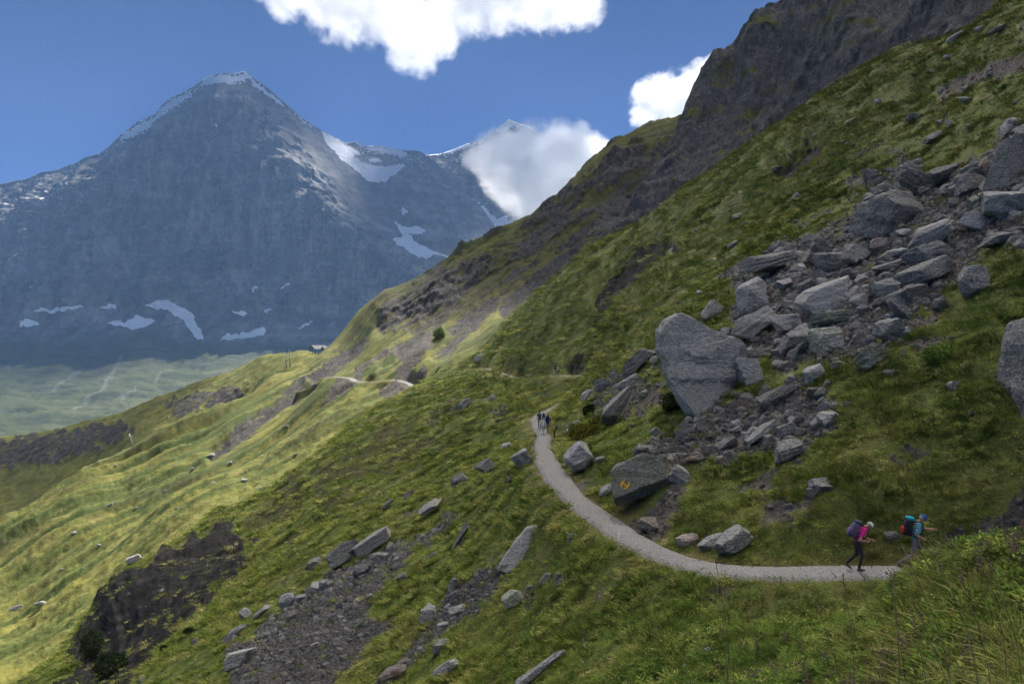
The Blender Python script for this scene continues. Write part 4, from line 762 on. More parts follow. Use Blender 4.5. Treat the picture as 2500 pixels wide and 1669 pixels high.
def blade_mat(name, c1, c2, c3, straw, sp=.5, transl=.1):
    t = NT(name); p = t.pos(); oi = t.n('ObjectInfo')
    a = t.noise(p, .11, 4, .6); b = t.noise(p, .9, 4, .65); col = t.mix(t.ramp(a, [(.35, 0.), (.65, 1.)]), c1, c2); col = t.mix(t.ramp(b, [(.4, 0.), (.68, .8)]), col, c3)
    col = t.mix(t.ramp(t.noise(p, .33, 4), [(.54, 0.), (.72, sp)]), col, straw)
    rnd = oi.outputs['Random']; col = t.mix(t.ramp(rnd, [(.72, 0.), (1., .65)]), col, straw); col = t.mix(1., col, t.math('ADD', t.math('MULTIPLY', rnd, .95), .5), 'MULTIPLY')
    d = t.n('BsdfDiffuse'); tr = t.n('BsdfTranslucent'); ge = t.n('NewGeometry'); vm = t.n('VectorMath', operation='ADD'); t.l(ge.outputs['Normal'], vm.inputs[0]); vm.inputs[1].default_value = (-.7, -.25, 1.5); vn = t.n('VectorMath', operation='NORMALIZE'); t.l(vm.outputs[0], vn.inputs[0]); t.l(vn.outputs[0], d.inputs['Normal']); t.l(vn.outputs[0], tr.inputs['Normal']); t.l(col, d.inputs[0]); t.l(col, tr.inputs[0]); mx = t.n('MixShader'); mx.inputs[0].default_value = transl; t.l(d.outputs[0], mx.inputs[1]); t.l(tr.outputs[0], mx.inputs[2]); t.l(mx.outputs[0], t.out.inputs[0]); return t.m
BM = blade_mat('grass_blade', (.19, .265, .045), (.34, .36, .075), (.115, .18, .034), (.47, .39, .13))
BD = blade_mat('dark_blade', (.125, .205, .038), (.22, .28, .056), (.085, .145, .030), (.36, .31, .10), .25)
BS = blade_mat('straw_blade', (.30, .28, .10), (.36, .31, .13), (.18, .20, .06), (.46, .38, .18), .6)
BL = blade_mat('herb_leaf', (.13, .22, .042), (.20, .28, .055), (.09, .155, .034), (.36, .33, .08), .35)
NV = 7
AL = np.array(arrow_rock.location)
def clear_of_arrow(x, y): return (np.hypot(x-AL[0], y-AL[1]) > 2.3) | (y > AL[1]+.3)
for i in range(NV):
    v, f = tuft(700+i, 34, .16, .10, .26, .009, .7, .5); sm = source('tuft_source', mesh_np('tuft', v, f, True), [BM, BD, BM, BM, BD, BM, BS][i])
    x, y, z, r_ = sample_near(24000 if i < 6 else 9000, 6, 235, 80+i); so = mask_at(soil, x, y); rk = mask_at(rock_shade, x, y)
    lush = sstep(-.3, .35, fbm2(x/1.6, y/1.9, 3, 200)+.5*fbm2(x/7, y/9, 2, 201))
    keep = (r_.rand(len(x)) < (1-np.clip(so*1.4, 0, .97))*(1-.8*rk)*(1-.72*mask_at(np.clip(heath, 0, 1), x, y)*(y > 60))*(.3+.7*lush)) & (mask_at(TD, x, y) > .72+.4*(fbm2(x/.8, y/.8, 2, 222)+.3)) & clear_of_arrow(x, y); x, y, z = x[keep], y[keep], z[keep]; lush = lush[keep]; n = len(x)
    k = np.clip(y/24, .55, 9); sxy = k**.92*r_.uniform(.7, 1.35, n)*(.75+.5*lush); sz = k**.5*r_.uniform(.45, 1.1, n)*(.6+.7*lush); tdv = mask_at(TD, x, y); sz *= np.where(tdv < 1.6, .6, 1.)
    scatter('grass', np.stack([x, y, z], 1), np.stack([r_.uniform(-.2, .2, n), np.full(n, -.28), r_.uniform(-.9, .9, n)], 1), np.stack([sxy, sxy, sz], 1), sm, 'rough alpine grass covering the near slope', 'grass')

# ------------------------------------------------------------------ people
def tube(pts, rad, seg=8):
    pts = np.array(pts, float); n = len(pts); rad = np.broadcast_to(np.asarray(rad, float), (n,)); V = []; up = np.array([0.31, .17, .94])
    for i in range(n):
        d = pts[min(i+1, n-1)]-pts[max(i-1, 0)]; d /= np.linalg.norm(d)+1e-9; a = np.cross(d, up)
        if np.linalg.norm(a) < .1: a = np.cross(d, np.array([1., 0, 0]))
        a /= np.linalg.norm(a); b = np.cross(d, a)
        for k in range(seg):
            t = k*2*math.pi/seg; V.append(pts[i]+rad[i]*(math.cos(t)*a+math.sin(t)*b))
    Fc = [(i*seg+k, i*seg+(k+1) % seg, (i+1)*seg+(k+1) % seg, (i+1)*seg+k) for i in range(n-1) for k in range(seg)]
    V += [pts[0], pts[-1]]; tri = [((k+1) % seg, k, k, n*seg) for k in range(seg)]
    f = [tuple(q) for q in Fc]+[((k+1) % seg, k, n*seg) for k in range(seg)]+[((n-1)*seg+k, (n-1)*seg+(k+1) % seg, n*seg+1) for k in range(seg)]
    return V, f
class MB:
    def __init__(s): s.v = []; s.f = []
    def add(s, v, f): o = len(s.v); s.v += [tuple(map(float, q)) for q in v]; s.f += [tuple(int(i)+o for i in q) for q in f]; return s
    def tube(s, p, r, seg=8): return s.add(*tube(p, r, seg))
    def ball(s, c, r, k=2, M=None):
        v, f = ico(k); v = v*np.array(r)
        if M is not None: v = v@np.array(M).T
        return s.add(v+np.array(c), f)
    def box(s, c, h, M=None, bev=0):
        v = np.array([(x, y, z) for z in (-1, 1) for y in (-1, 1) for x in (-1, 1)], float)*np.array(h)
        if M is not None: v = v@np.array(M).T
        return s.add(v+np.array(c), [(0, 2, 3, 1), (4, 5, 7, 6), (0, 1, 5, 4), (2, 6, 7, 3), (0, 4, 6, 2), (1, 3, 7, 5)])
    def poly(s, v, f): return s.add(v, f)
    def build(s, name, mat, parent=None, smooth=True):
        me = bpy.data.meshes.new(name); me.from_pydata(s.v, [], s.f); me.update()
        me.polygons.foreach_set('use_smooth', np.full(len(me.polygons), smooth, bool)); return obj(name, me, mat, parent)
SKIN = plain('skin', (.42, .24, .17), .6); HAIRG = plain('grey_hair', (.30, .29, .27)); HAIRD = plain('dark_hair', (.04, .03, .025)); SHOE = plain('hiking_shoe', (.08, .075, .08)); BLACK = plain('black_nylon', (.015, .015, .018), .6); EYE = plain('eye', (.02, .015, .012), .3)
_cm = {}
def cloth(c):
    if c not in _cm: _cm[c] = plain('cloth_%d' % len(_cm), c, .85, .1)
    return _cm[c]
def plaid():
    t = NT('plaid_shirt'); p = t.objco(); sp = t.n('SeparateXYZ'); t.l(p, sp.inputs[0])
    def stripe(o, f, th): return t.math('GREATER_THAN', t.math('SINE', t.math('MULTIPLY', o, f)), th)
    hx = t.math('ADD', sp.outputs[0], sp.outputs[1]); c = t.mix(t.math('MULTIPLY', stripe(sp.outputs[2], 95., .1), .55), (.06, .36, .46), (.02, .05, .13)); c = t.mix(t.math('MULTIPLY', stripe(hx, 95., .1), .55), c, (.02, .05, .13))
    c = t.mix(t.math('MULTIPLY', t.math('MULTIPLY', stripe(sp.outputs[2], 95., -.9), 0.), .8), c, (.5, .62, .68)); w_ = t.math('MULTIPLY', stripe(t.math('ADD', sp.outputs[2], .016), 95., .93), .7); c = t.mix(w_, c, (.55, .7, .75)); w2 = t.math('MULTIPLY', stripe(t.math('ADD', hx, .016), 95., .93), .7); c = t.mix(w2, c, (.55, .7, .75))
    t.bsdf(c, .85); return t.m
PLAID = plaid()
def rotY(p, o, a):
    p = np.array(p, float)-o; return np.array([p[0]*math.cos(a)+p[2]*math.sin(a), p[1], -p[0]*math.sin(a)+p[2]*math.cos(a)])+o
def person(label, loc, heading, height, pose, mats, cap=None, hair=None, voxel=.014, fine=False, sleeve=.75, seated=False):
    """one continuous remeshed body; local +x is forward, z up; joints come from the pose"""
    J = dict(pel=(0, 0, .93), chest=(.01, 0, 1.24), neck=(.0, 0, 1.43), head=(.035, 0, 1.575), sR=(0, -.18, 1.385), sL=(0, .18, 1.385), eR=(-.03, -.24, 1.10), eL=(-.03, .24, 1.10), wR=(.06, -.25, .86), wL=(.06, .25, .86),
             hR=(0, -.09, .90), hL=(0, .09, .90), kR=(.02, -.10, .49), kL=(.02, .10, .49), aR=(-.02, -.10, .085), aL=(-.02, .10, .085)); lean = pose.get('lean', 0.)
    for k in ('chest', 'neck', 'head', 'sR', 'sL', 'eR', 'eL', 'wR', 'wL'): J[k] = tuple(rotY(J[k], np.array(J['pel']), lean))
    hd = pose.get('nod', 0.)
    J['head'] = tuple(rotY(J['head'], np.array(J['neck']), hd))
    J.update({k: v for k, v in pose.items() if k in J}); J = {k: np.array(v, float) for k, v in J.items()}
    S = [];
    def seg(a, b, ra, rb, reg, n=9):
        ra = np.broadcast_to(np.array(ra, float), (3,)); rb = np.broadcast_to(np.array(rb, float), (3,))
        for i in range(n):
            t = i/(n-1); S.append((a+(b-a)*t, ra+(rb-ra)*t, reg))
    up = J['neck']-J['pel']; w_ = J['pel']+up*.32
    seg(J['pel']-np.array([0, 0, .03]), w_, (.105, .155, .10), (.095, .135, .09), 'trousers' , 5); seg(J['pel']+up*.06, w_, (.112, .16, .09), (.105, .14, .09), 'shirt', 5)
    seg(w_, J['chest'], (.10, .138, .1), (.115, .165, .11), 'shirt', 7); seg(J['chest'], J['neck']-up*.09, (.112, .165, .1), (.07, .12, .06), 'shirt', 6); seg(J['neck']-up*.06, J['neck']+(J['head']-J['neck'])*.4, .058, .052, 'skin', 5)
    hf = J['head']-J['neck']; hf /= np.linalg.norm(hf); fw = np.cross(np.array([0, 1., 0]), hf); fw /= np.linalg.norm(fw)+1e-9
    S.append((J['head']+hf*.035, np.array([.092, .076, .088]), 'skin')); S.append((J['head']-hf*.035+fw*.02, np.array([.072, .062, .075]), 'skin')); S.append((J['head']-hf*.075+fw*.045, np.array([.042, .04, .035]), 'skin'))
    seg(J['head']+fw*.088+hf*.005, J['head']+fw*.104-hf*.022, .012, .016, 'skin', 3)
    for sg in (-1, 1): S.append((J['head']+np.array([0, sg*.078, 0])-fw*.005, np.array([.016, .010, .026]), 'skin'))
    for sd_ in 'RL':
        s_, e, w2, h, k, a = (J[c+sd_] for c in 'sewhka')
        m = s_+(e-s_)*sleeve; seg(s_, m, .066, .056, 'shirt', 7); seg(m, e, .046, .041, 'skin' if sleeve < .99 else 'shirt', 5)
        lw = .35 if sleeve < .99 else 1.0; seg(e, w2, .042 if sleeve < .99 else .05, .028 if sleeve < .99 else .036, 'skin' if sleeve < .99 else 'shirt', 9)
        d = w2-e; d /= np.linalg.norm(d); side = np.array([0, 1., 0]) if sd_ == 'R' else np.array([0, -1., 0]); nb = np.cross(d, side); nb /= np.linalg.norm(nb)+1e-9; sdv = np.cross(nb, d)
        pc = w2+d*.055; seg(w2+d*.015, pc, (.03, .03, .03), (.036, .03, .036), 'skin', 4)
        g = pose.get('grip'+sd_, True)
        for j in range(4):
            o_ = (j-1.5)*.019; b0 = pc+d*.022+nb*o_; L = [.9, 1.05, 1., .8][j]; b1 = b0+d*.03*L+sdv*.018; b2 = b1+(sdv*.03-d*.012)*L; b3 = b2+(-d*.026)*L
            seg(b0, b1, .0105, .010, 'skin', 4); seg(b1, b2, .010, .0095, 'skin', 4); seg(b2, b3, .0095, .009, 'skin', 3)
        t0 = pc-d*.02-nb*.03+sdv*.005; t1 = t0+d*.022-nb*.014+sdv*.022; t2 = t1+d*.018+sdv*.016+nb*.014; seg(t0, t1, .0135, .0115, 'skin', 4); seg(t1, t2, .0115, .010, 'skin', 4)
        seg(h, k, (.092, .088, .092), (.064, .062, .064), 'trousers', 10); seg(k, a+np.array([0, 0, .05]), (.064, .06, .06), (.056, .054, .05), 'trousers', 10)
        ft = pose.get('foot'+sd_, 0.); fd = np.array([math.cos(ft), 0, -math.sin(ft)]); seg(a+np.array([0, 0, .03]), a-np.array([0, 0, .025]), .048, .046, 'shoe', 4); seg(a-fd*.035-np.array([0, 0, .045]), a+fd*.145-np.array([0, 0, .045]), (.045, .044, .040), (.04, .04, .03), 'shoe', 7)
    if pose.get('skirt'): seg(J['pel'], J['pel']-np.array([0, 0, .12]), (.125, .17, .08), (.125, .175, .06), 'shirt', 4)
    v1, f1 = ico(2); V = []; Fc = []
    for i, (c, r, g) in enumerate(S): V.append(v1*r+c); Fc.append(f1+len(v1)*i)
    me = mesh_np('person', np.concatenate(V), np.concatenate(Fc)); tmp = bpy.data.objects.new('tmp', me); COL.objects.link(tmp)
    m = tmp.modifiers.new('r', 'REMESH'); m.mode = 'VOXEL'; m.voxel_size = voxel; m2 = tmp.modifiers.new('s', 'SMOOTH'); m2.iterations = 2 if fine else 1; m2.factor = .5
    dg = bpy.context.evaluated_depsgraph_get(); me2 = bpy.data.meshes.new_from_object(tmp.evaluated_get(dg)); bpy.data.objects.remove(tmp); bpy.data.meshes.remove(me); me2.name = 'person'
    n = len(me2.polygons); cen = np.empty(n*3); me2.polygons.foreach_get('center', cen); cen = cen.reshape(-1, 3); C = np.array([q[0] for q in S]); Rr = np.array([q[1].mean() for q in S]); best = np.zeros(n, int)
    for i in range(0, n, 2000):
        d = np.linalg.norm(cen[i:i+2000, None]-C[None], axis=-1)-Rr[None]; best[i:i+2000] = d.argmin(1)
    regs = ['skin', 'shirt', 'trousers', 'shoe']; me2.materials.clear()
    for g in regs: me2.materials.append(mats[g] if g in mats else (SKIN if g == 'skin' else SHOE))
    idx = np.array([regs.index(S[b][2]) for b in best], np.int32); me2.polygons.foreach_set('material_index', idx); me2.polygons.foreach_set('use_smooth', np.ones(n, bool))
    root = bpy.data.objects.new('person', me2); link(root); sc = height/1.70
    root.location = loc; root.rotation_euler = (0, 0, heading); root.scale = (sc,)*3; tag(root, label, 'person')
    Mh = np.stack([fw, np.array([0, 1., 0]), hf], 1)
    if cap:
        mb = MB(); v, f = ico(3); kz = v[:, 2] > -.12; ok = kz[f].all(1); vv = v*np.array([.104, .09, .088])@Mh.T+J['head']+hf*.052; mb.add(vv, f[ok])
        o = mb.build('cap', cap, root); mb = MB(); bl = []
        for u in range(9):
            t = (u/8-.5)*2.3; bl.append(np.array([.095*math.cos(t)+.0, .088*math.sin(t), .0])); bl.append(np.array([.10+.075*math.cos(t*.75)-.0, .078*math.sin(t*.8), -.022]))
        vv = np.array(bl); vv2 = np.concatenate([vv, vv-np.array([0, 0, .006])])@Mh.T+J['head']+hf*.05; ff = [(2*i, 2*i+1, 2*i+3, 2*i+2) for i in range(8)]+[(18+2*i, 18+2*i+2, 18+2*i+3, 18+2*i+1) for i in range(8)]+[(2*i+1, 18+2*i+1, 18+2*i+3, 2*i+3) for i in range(8)]; mb.add(vv2, ff); mb.build('visor', cap, o)
    if hair:
        v, f = ico(3); q = (v[:, 2] > .1) | ((v[:, 0] < -.05) & (v[:, 2] > -.75)); ok = q[f].all(1); MB().add(v*np.array([.102, .086, .10])@Mh.T+J['head']+hf*.028-fw*.006, f[ok]).build('hair', hair, root)
    if fine:
        for sg in (-1, 1): MB().ball(J['head']+fw*.083+hf*.012+np.array([0, sg*.03, 0]), .009, 1).build('eye', EYE, root)
        MB().ball(J['head']+fw*.08-hf*.052, (.008, .022, .005), 1).build('mouth', plain('lips', (.30, .12, .10)), root)
    return root, J
def same_frame(o, root): o.location = root.location; o.rotation_euler = root.rotation_euler; o.scale = root.scale; return o
def backpack(label, root, J, col, col2, size=(.13, .16, .27), lid=None, straps=True):
    pk = same_frame(empty('backpack'), root); tag(pk, label, 'backpack'); up = J['neck']-J['pel']; up = up/np.linalg.norm(up); bk = np.cross(up, np.array([0, 1., 0])); bk = bk/np.linalg.norm(bk)
    if bk[0] > 0: bk = -bk
    c = J['pel']+up*.30+bk*(.125+size[0]); M = np.stack([-bk, np.array([0, 1., 0]), up], 1); v, f = ico(3)
    def sup(r, e=.55): q = np.sign(v)*np.abs(v)**e; return q*np.array(r)
    a = sup(size); a[:, 0] *= 1-.18*(a[:, 2]/size[2]); a += n3(v*2.5, 3)[:, None]*v*.02
    MB().add(a@M.T+c, f).build('pack_body', col, pk); MB().add(sup((size[0]*.95, size[1]*.95, .06), .7)@M.T+c+up*(size[2]+.02)-bk*.02, f).build('lid', lid or col, pk)
    MB().add(sup((size[0]*.35, size[1]*.8, size[2]*.45), .6)@M.T+c+bk*size[0]*.95-up*size[2]*.4, f).build('front_pocket', col2, pk)
    if straps:
        for s_, sg in (('sR', -1), ('sL', 1)):
            s0 = J[s_]*np.array([1, .55, 1]); ch = J['chest']; fwd = -bk
            pts = [c+up*size[2]*.75+np.array([0, sg*.07, 0])-bk*size[0]*.7, s0+up*.065+bk*.03, s0+up*.055+fwd*.06, np.array([ch[0], sg*.125, ch[2]])+fwd*.125+up*.04, np.array([ch[0], sg*.15, ch[2]])+fwd*.075-up*.12, c-up*size[2]*.6+np.array([0, sg*.13, 0])-bk*size[0]*.8]
            MB().tube(catmull(pts, .03), .017, 6).build('shoulder_strap', BLACK, pk)
        th = np.linspace(0, 2*math.pi, 22); w_ = J['pel']+up*.10; MB().tube([w_+np.array([.135*math.cos(t), .178*math.sin(t), 0]) for t in th], .016, 6).build('hip_belt', BLACK, pk)
    return pk
def pole(label, root, top, tip, col):
    o = same_frame(empty('trekking_pole'), root); tag(o, label, 'trekking pole'); top = np.array(top, float); tip = np.array(tip, float); d = (tip-top)/np.linalg.norm(tip-top)
    MB().tube([top+d*.1, tip], [.009, .006], 6).build('shaft', col, o); MB().tube([top-d*.03, top+d*.02, top+d*.12], [.02, .016, .014], 8).build('grip', BLACK, o); MB().tube([tip-d*.06, tip-d*.052], [.028, .02], 8).build('basket', BLACK, o); return o
def trail_at(px, lo=0, hi=None):
    tp = trail[lo:hi]; q = CX+F*tp[:, 0]/tp[:, 1]; i = int(np.abs(q-px).argmin())+lo; d = trail[i]-trail[i+3]; return i, math.atan2(d[1], d[0])
def on_trail(px, lo=0, hi=None, off=0.):
    i, h = trail_at(px, lo, hi); p = trail[i].copy(); n = np.array([-math.sin(h), math.cos(h)]); p[:2] += n*off; p[2] += .012; return p, h
RED = plain('red_pole', (.25, .03, .03), .4); GREYP = plain('pole_metal', (.10, .10, .11), .4)
iY = int(np.abs(trail[:, 1]-40).argmin())
# the woman in pink, walking to the right, bent over her poles
p1, h1 = on_trail(2086, 0, iY, 0.)
w1, J1 = person('hiker in a pink shirt and pale grey cap leaning on trekking poles', p1, h1, 1.66, dict(lean=.42, nod=.55, eR=(-.02, -.27, 1.02), wR=(.25, -.22, .985), eL=(.22, .24, 1.02), wL=(.50, .20, .93), hR=(0, -.09, .90), kR=(.11, -.10, .50), aR=(.02, -.10, .085), kL=(.0, .10, .50), aL=(-.30, .10, .17), footL=.6),
  dict(shirt=cloth((.62, .03, .25)), trousers=cloth((.055, .05, .05))), cap=cloth((.62, .63, .62)), hair=HAIRG, voxel=.010, fine=True, sleeve=.62)
backpack('purple grey rucksack worn by the hiker in pink', w1, J1, cloth((.11, .10, .17)), cloth((.16, .11, .2)), (.13, .16, .25), cloth((.085, .08, .13)))
pole('trekking pole held out in front by the hiker in pink', w1, J1['wL']+np.array([.085, 0, .05]), (.50, .24, 0.), RED); pole('trekking pole at the near side of the hiker in pink', w1, J1['wR']+np.array([.085, 0, .03]), (.02, -.34, .02), GREYP)
# the man in the plaid shirt ahead of her
p2, h2 = on_trail(2220, 0, iY, 0.)
w2, J2 = person('hiker in a blue cap and turquoise plaid shirt striding with poles', p2, h2, 1.78, dict(lean=.16, nod=.35, eR=(-.02, -.27, 1.09), wR=(.20, -.25, .98), eL=(.27, .25, 1.20), wL=(.52, .23, 1.19), kR=(-.08, -.10, .48), aR=(-.45, -.10, .17), footR=.5, kL=(.22, .10, .52), aL=(.22, .10, .085)),
  dict(shirt=PLAID, trousers=cloth((.17, .155, .16))), cap=cloth((.03, .10, .36)), hair=HAIRG, voxel=.010, fine=True, sleeve=.80)
backpack('teal and black rucksack worn by the hiker in plaid', w2, J2, cloth((.03, .03, .035)), cloth((.45, .03, .03)), (.13, .16, .25), cloth((.03, .25, .33)))
pole('trekking pole stretched forward by the hiker in plaid', w2, J2['wL']+np.array([.085, 0, .06]), (.50, .27, 0.), GREYP); pole('trekking pole held low at the near side by the hiker in plaid', w2, J2['wR']+np.array([.085, 0, .03]), (-.12, -.36, .02), GREYP)
# four walkers seen from behind
walk = dict(kR=(.06, -.09, .50), aR=(.12, -.09, .085), kL=(.0, .09, .48), aL=(-.22, .09, .13), footL=.5); walk2 = dict(kL=(.06, .09, .50), aL=(.12, .09, .085), kR=(.0, -.09, .48), aR=(-.22, -.09, .13), footR=.5)
def at_ground(px, Y, fld=None):
    x = (px-CX)/F*Y; return np.array([x, Y, (fld or near).z(x, Y)])
def small(label, px, Y, heading, hgt, pose, shirt, trousers, **kw):
    d, zt = near_poly(trail, np.array([[(px-CX)/F*Y]]), np.array([[float(Y)]]), 3); p = at_ground(px, Y)
    if d[0, 0] < .8: p[2] = max(p[2], zt[0, 0]+.01)
    return person(label, p, heading, hgt, pose, dict(shirt=cloth(shirt), trousers=cloth(trousers)), voxel=.018, **kw)
a1, K1 = small('walker in white blouse and pale trousers with a stick, nearest of the group of four', 1325, 74, R(88), 1.66, walk, (.60, .60, .58), (.52, .52, .55), hair=HAIRG, sleeve=1.)
pole('walking stick of the walker in white', a1, K1['wL']+np.array([.08, .02, .04]), (.12, .36, 0.), GREYP)
a2, K2 = small('walker with a large navy rucksack and grey trousers at the right of the group', 1338, 76, R(80), 1.76, walk2, (.08, .10, .16), (.26, .24, .23), hair=HAIRD)
backpack('large navy rucksack in the walking group', a2, K2, cloth((.02, .03, .10)), cloth((.03, .035, .09)), (.15, .18, .30), straps=False)
a3, K3 = small('white haired walker in a white shirt with a small dark pack', 1327.5, 80, R(85), 1.74, walk, (.58, .61, .68), (.10, .10, .12), hair=cloth((.6, .58, .55)))
backpack('small dark pack on the white haired walker', a3, K3, cloth((.03, .035, .07)), cloth((.04, .045, .08)), (.10, .13, .20), straps=False)
a4, K4 = small('walker in a dark green shirt at the left of the group', 1317.5, 80.5, R(90), 1.76, walk2, (.02, .06, .065), (.16, .15, .15), hair=HAIRD)
a5, K5 = small('child in a yellow top and crimson trousers facing left on the path', 1353.5, 70.5, R(160), 1.32, dict(eL=(.12, .22, 1.18), wL=(.22, .10, 1.38), eR=(.12, -.22, 1.18), wR=(.22, -.10, 1.38)), (.62, .42, .02), (.22, .012, .06), cap=cloth((.12, .13, .12)))
backpack('blue rucksack of the child in yellow', a5, K5, cloth((.01, .09, .16)), cloth((.01, .12, .2)), (.12, .15, .22), straps=False)
sp_ = near.hit(1389, 1062); a6, K6 = person('seated hiker in a white shirt and light blue cap above the path', sp_-np.array([0, 0, .42]), R(185), 1.70, dict(pel=(0, 0, .48), lean=.25, chest=(.07, 0, .80), neck=(.13, 0, .98), head=(.18, 0, 1.12), sR=(.12, -.18, .94), sL=(.12, .18, .94), eR=(.22, -.22, .70), wR=(.44, -.15, .66), eL=(.22, .22, .70), wL=(.44, .15, .66), hR=(0, -.09, .46), hL=(0, .09, .46), kR=(.42, -.10, .50), kL=(.42, .10, .50), aR=(.46, -.10, .085), aL=(.46, .10, .085)), dict(shirt=cloth((.68, .68, .68)), trousers=cloth((.16, .15, .14))), cap=cloth((.16, .42, .60)), voxel=.018)
b1, Q1 = small('far walker with fair hair and a dark red pack, left of the pair', 1352, 138, R(165), 1.72, walk, (.42, .34, .24), (.42, .45, .45), hair=cloth((.5, .38, .2)))
backpack('dark red pack of the far walker', b1, Q1, cloth((.10, .02, .04)), cloth((.12, .02, .05)), (.12, .15, .24), straps=False)
b2, Q2 = small('far walker in a white top, right of the pair', 1363, 136, R(165), 1.64, walk2, (.70, .70, .67), (.10, .12, .13), hair=HAIRD)
b3, Q3 = small('far walker in a teal jacket behind the rocks', 1467, 123.5, R(120), 1.72, walk, (.02, .24, .27), (.04, .045, .06), hair=HAIRD, sleeve=1.)

# ------------------------------------------------------------------ shrubs and plants
def shrub(label, c, rad, n, leaf, mat, name='shrub', seed=1, stems=5):
    r_ = np.random.RandomState(seed); root = empty(name, tuple(c)); tag(root, label, 'shrub'); rad = np.array(rad, float)
    d = r_.normal(size=(n, 3)); d /= np.linalg.norm(d, axis=1)[:, None]; rr = r_.uniform(.35, 1., n)**.5*(1+.5*n3(d*2.2, seed)); p = d*rr[:, None]*rad+np.array([0, 0, rad[2]*.75])
    p = p[p[:, 2] > -.25*rad[2]]; n = len(p); u = r_.normal(size=(n, 3)); u /= np.linalg.norm(u, axis=1)[:, None]; w_ = np.cross(u, r_.normal(size=(n, 3))); w_ /= np.linalg.norm(w_, axis=1)[:, None]; L = leaf*r_.uniform(.6, 1.4, n)[:, None]
    V = np.stack([p-u*L, p+w_*L*.45, p+u*L, p-w_*L*.45], 1).reshape(-1, 3); o = obj('foliage', mesh_np('foliage', V, np.arange(n*4).reshape(-1, 4), False), mat, root); o['kind'] = 'stuff'
    for i in range(stems):
        a = r_.uniform(0, 6.28); e = np.array([math.cos(a)*rad[0]*.5, math.sin(a)*rad[1]*.5, rad[2]*1.1]); MB().tube([np.array([0, 0, -.2*rad[2]]), e*.5+r_.normal(0, .05, 3)*rad, e], [.03*rad[0], .022*rad[0], .01*rad[0]], 6).build('stem', plain('bark', (.08, .06, .045)) if 'bark' not in bpy.data.materials else bpy.data.materials['bark'], root)
    return root
DKL = blade_mat('dark_leaf', (.022, .042, .014), (.030, .052, .016), (.014, .028, .010), (.05, .06, .02), .2); YEL = blade_mat('yellow_leaf', (.15, .14, .02), (.22, .19, .03), (.09, .10, .02), (.26, .17, .03), .5)
def gh(px, py, f=None): return (f or near).hit(px, py)
def psz(px, py, f=None): return (f or near).hit(px, py)[1]/F
for (px, py, w_, h_, m, l, f) in [(1645,1005,34,26,DKL,'dark green shrub tucked under the huge leaning boulder',None),(2290,885,40,24,BL,'grey green bush in the right meadow',None),(1425,1075,44,26,YEL,'yellow green bush on top of the streaked crag',None),(1470,1045,36,18,YEL,'low yellowish bush right of the streaked crag',None),
     (1440,1015,18,16,DKL,'small dark bush left of the slanted slab',None),(222,1600,30,36,DKL,'dark bush on the nose of the shaded rock spur',None),(270,1650,44,34,DKL,'larger dark bush at the foot of the shaded rock spur',None),(460,1548,12,9,DKL,'tiny dark bush on the lower left turf edge',None),(400,1592,10,8,DKL,'tiny round bush lowest on the left turf edge',None),(1072,826,14,15,BM,'round bush beside the sunlit scree',mid)]:
    c = gh(px, py, f); k = psz(px, py, f); shrub(l, c, (w_*k, w_*k*.8, h_*k), int(min(2600, 500+w_*h_*1.6)), max(.05, 2.6*k), m, seed=int(px))
# herbs, long dry grass and flowers of the foreground bank
def herb(seed, n, r0, lf):
    r_ = np.random.RandomState(seed); V = []; Fc = []
    for i in range(n):
        a = r_.uniform(0, 6.28); rr = r0*r_.rand()**.5; b = np.array([rr*math.cos(a), rr*math.sin(a), r_.uniform(.03, .22)]); u = np.array([math.cos(a+r_.normal(0, .6)), math.sin(a+r_.normal(0, .6)), r_.uniform(-.2, .6)]); u /= np.linalg.norm(u); w_ = np.cross(u, [0, 0, 1.]); w_ /= np.linalg.norm(w_)+1e-6; L = lf*r_.uniform(.6, 1.3); s0 = len(V)
        V += [b, b+u*L*.5+w_*L*.24+np.array([0, 0, .01]), b+u*L, b+u*L*.5-w_*L*.24+np.array([0, 0, .01])]; Fc += [(s0, s0+1, s0+2), (s0, s0+2, s0+3)]
    return np.array(V), np.array(Fc)
for i in range(4):
    v, f = herb(800+i, 46, .2, [.05, .04, .06, .045][i]); sm = source('herb_source', mesh_np('herb', v, f, False), [BL, BD, BL, BM][i]); x, y, z, r_ = sample_near(16000, 5.5, 45, 300+i)
    keep = (mask_at(soil, x, y) < .4) & (mask_at(TD, x, y) > 1.05) & clear_of_arrow(x, y) & (r_.rand(len(x)) < sstep(-.2, .35, fbm2(x/1.3, y/1.3, 3, 210+i))); x, y, z = x[keep], y[keep], z[keep]; n = len(x); k = np.clip(y/18, .6, 1.5)*r_.uniform(.5, 1.1, n)
    scatter('herbs', np.stack([x, y, z], 1), np.stack([r_.uniform(-.2, .2, n), np.full(n, -.3), r_.uniform(0, 6.28, n)], 1), np.stack([k, k, k*.8], 1), sm, 'low leafy herbs between the grass', 'herbs')
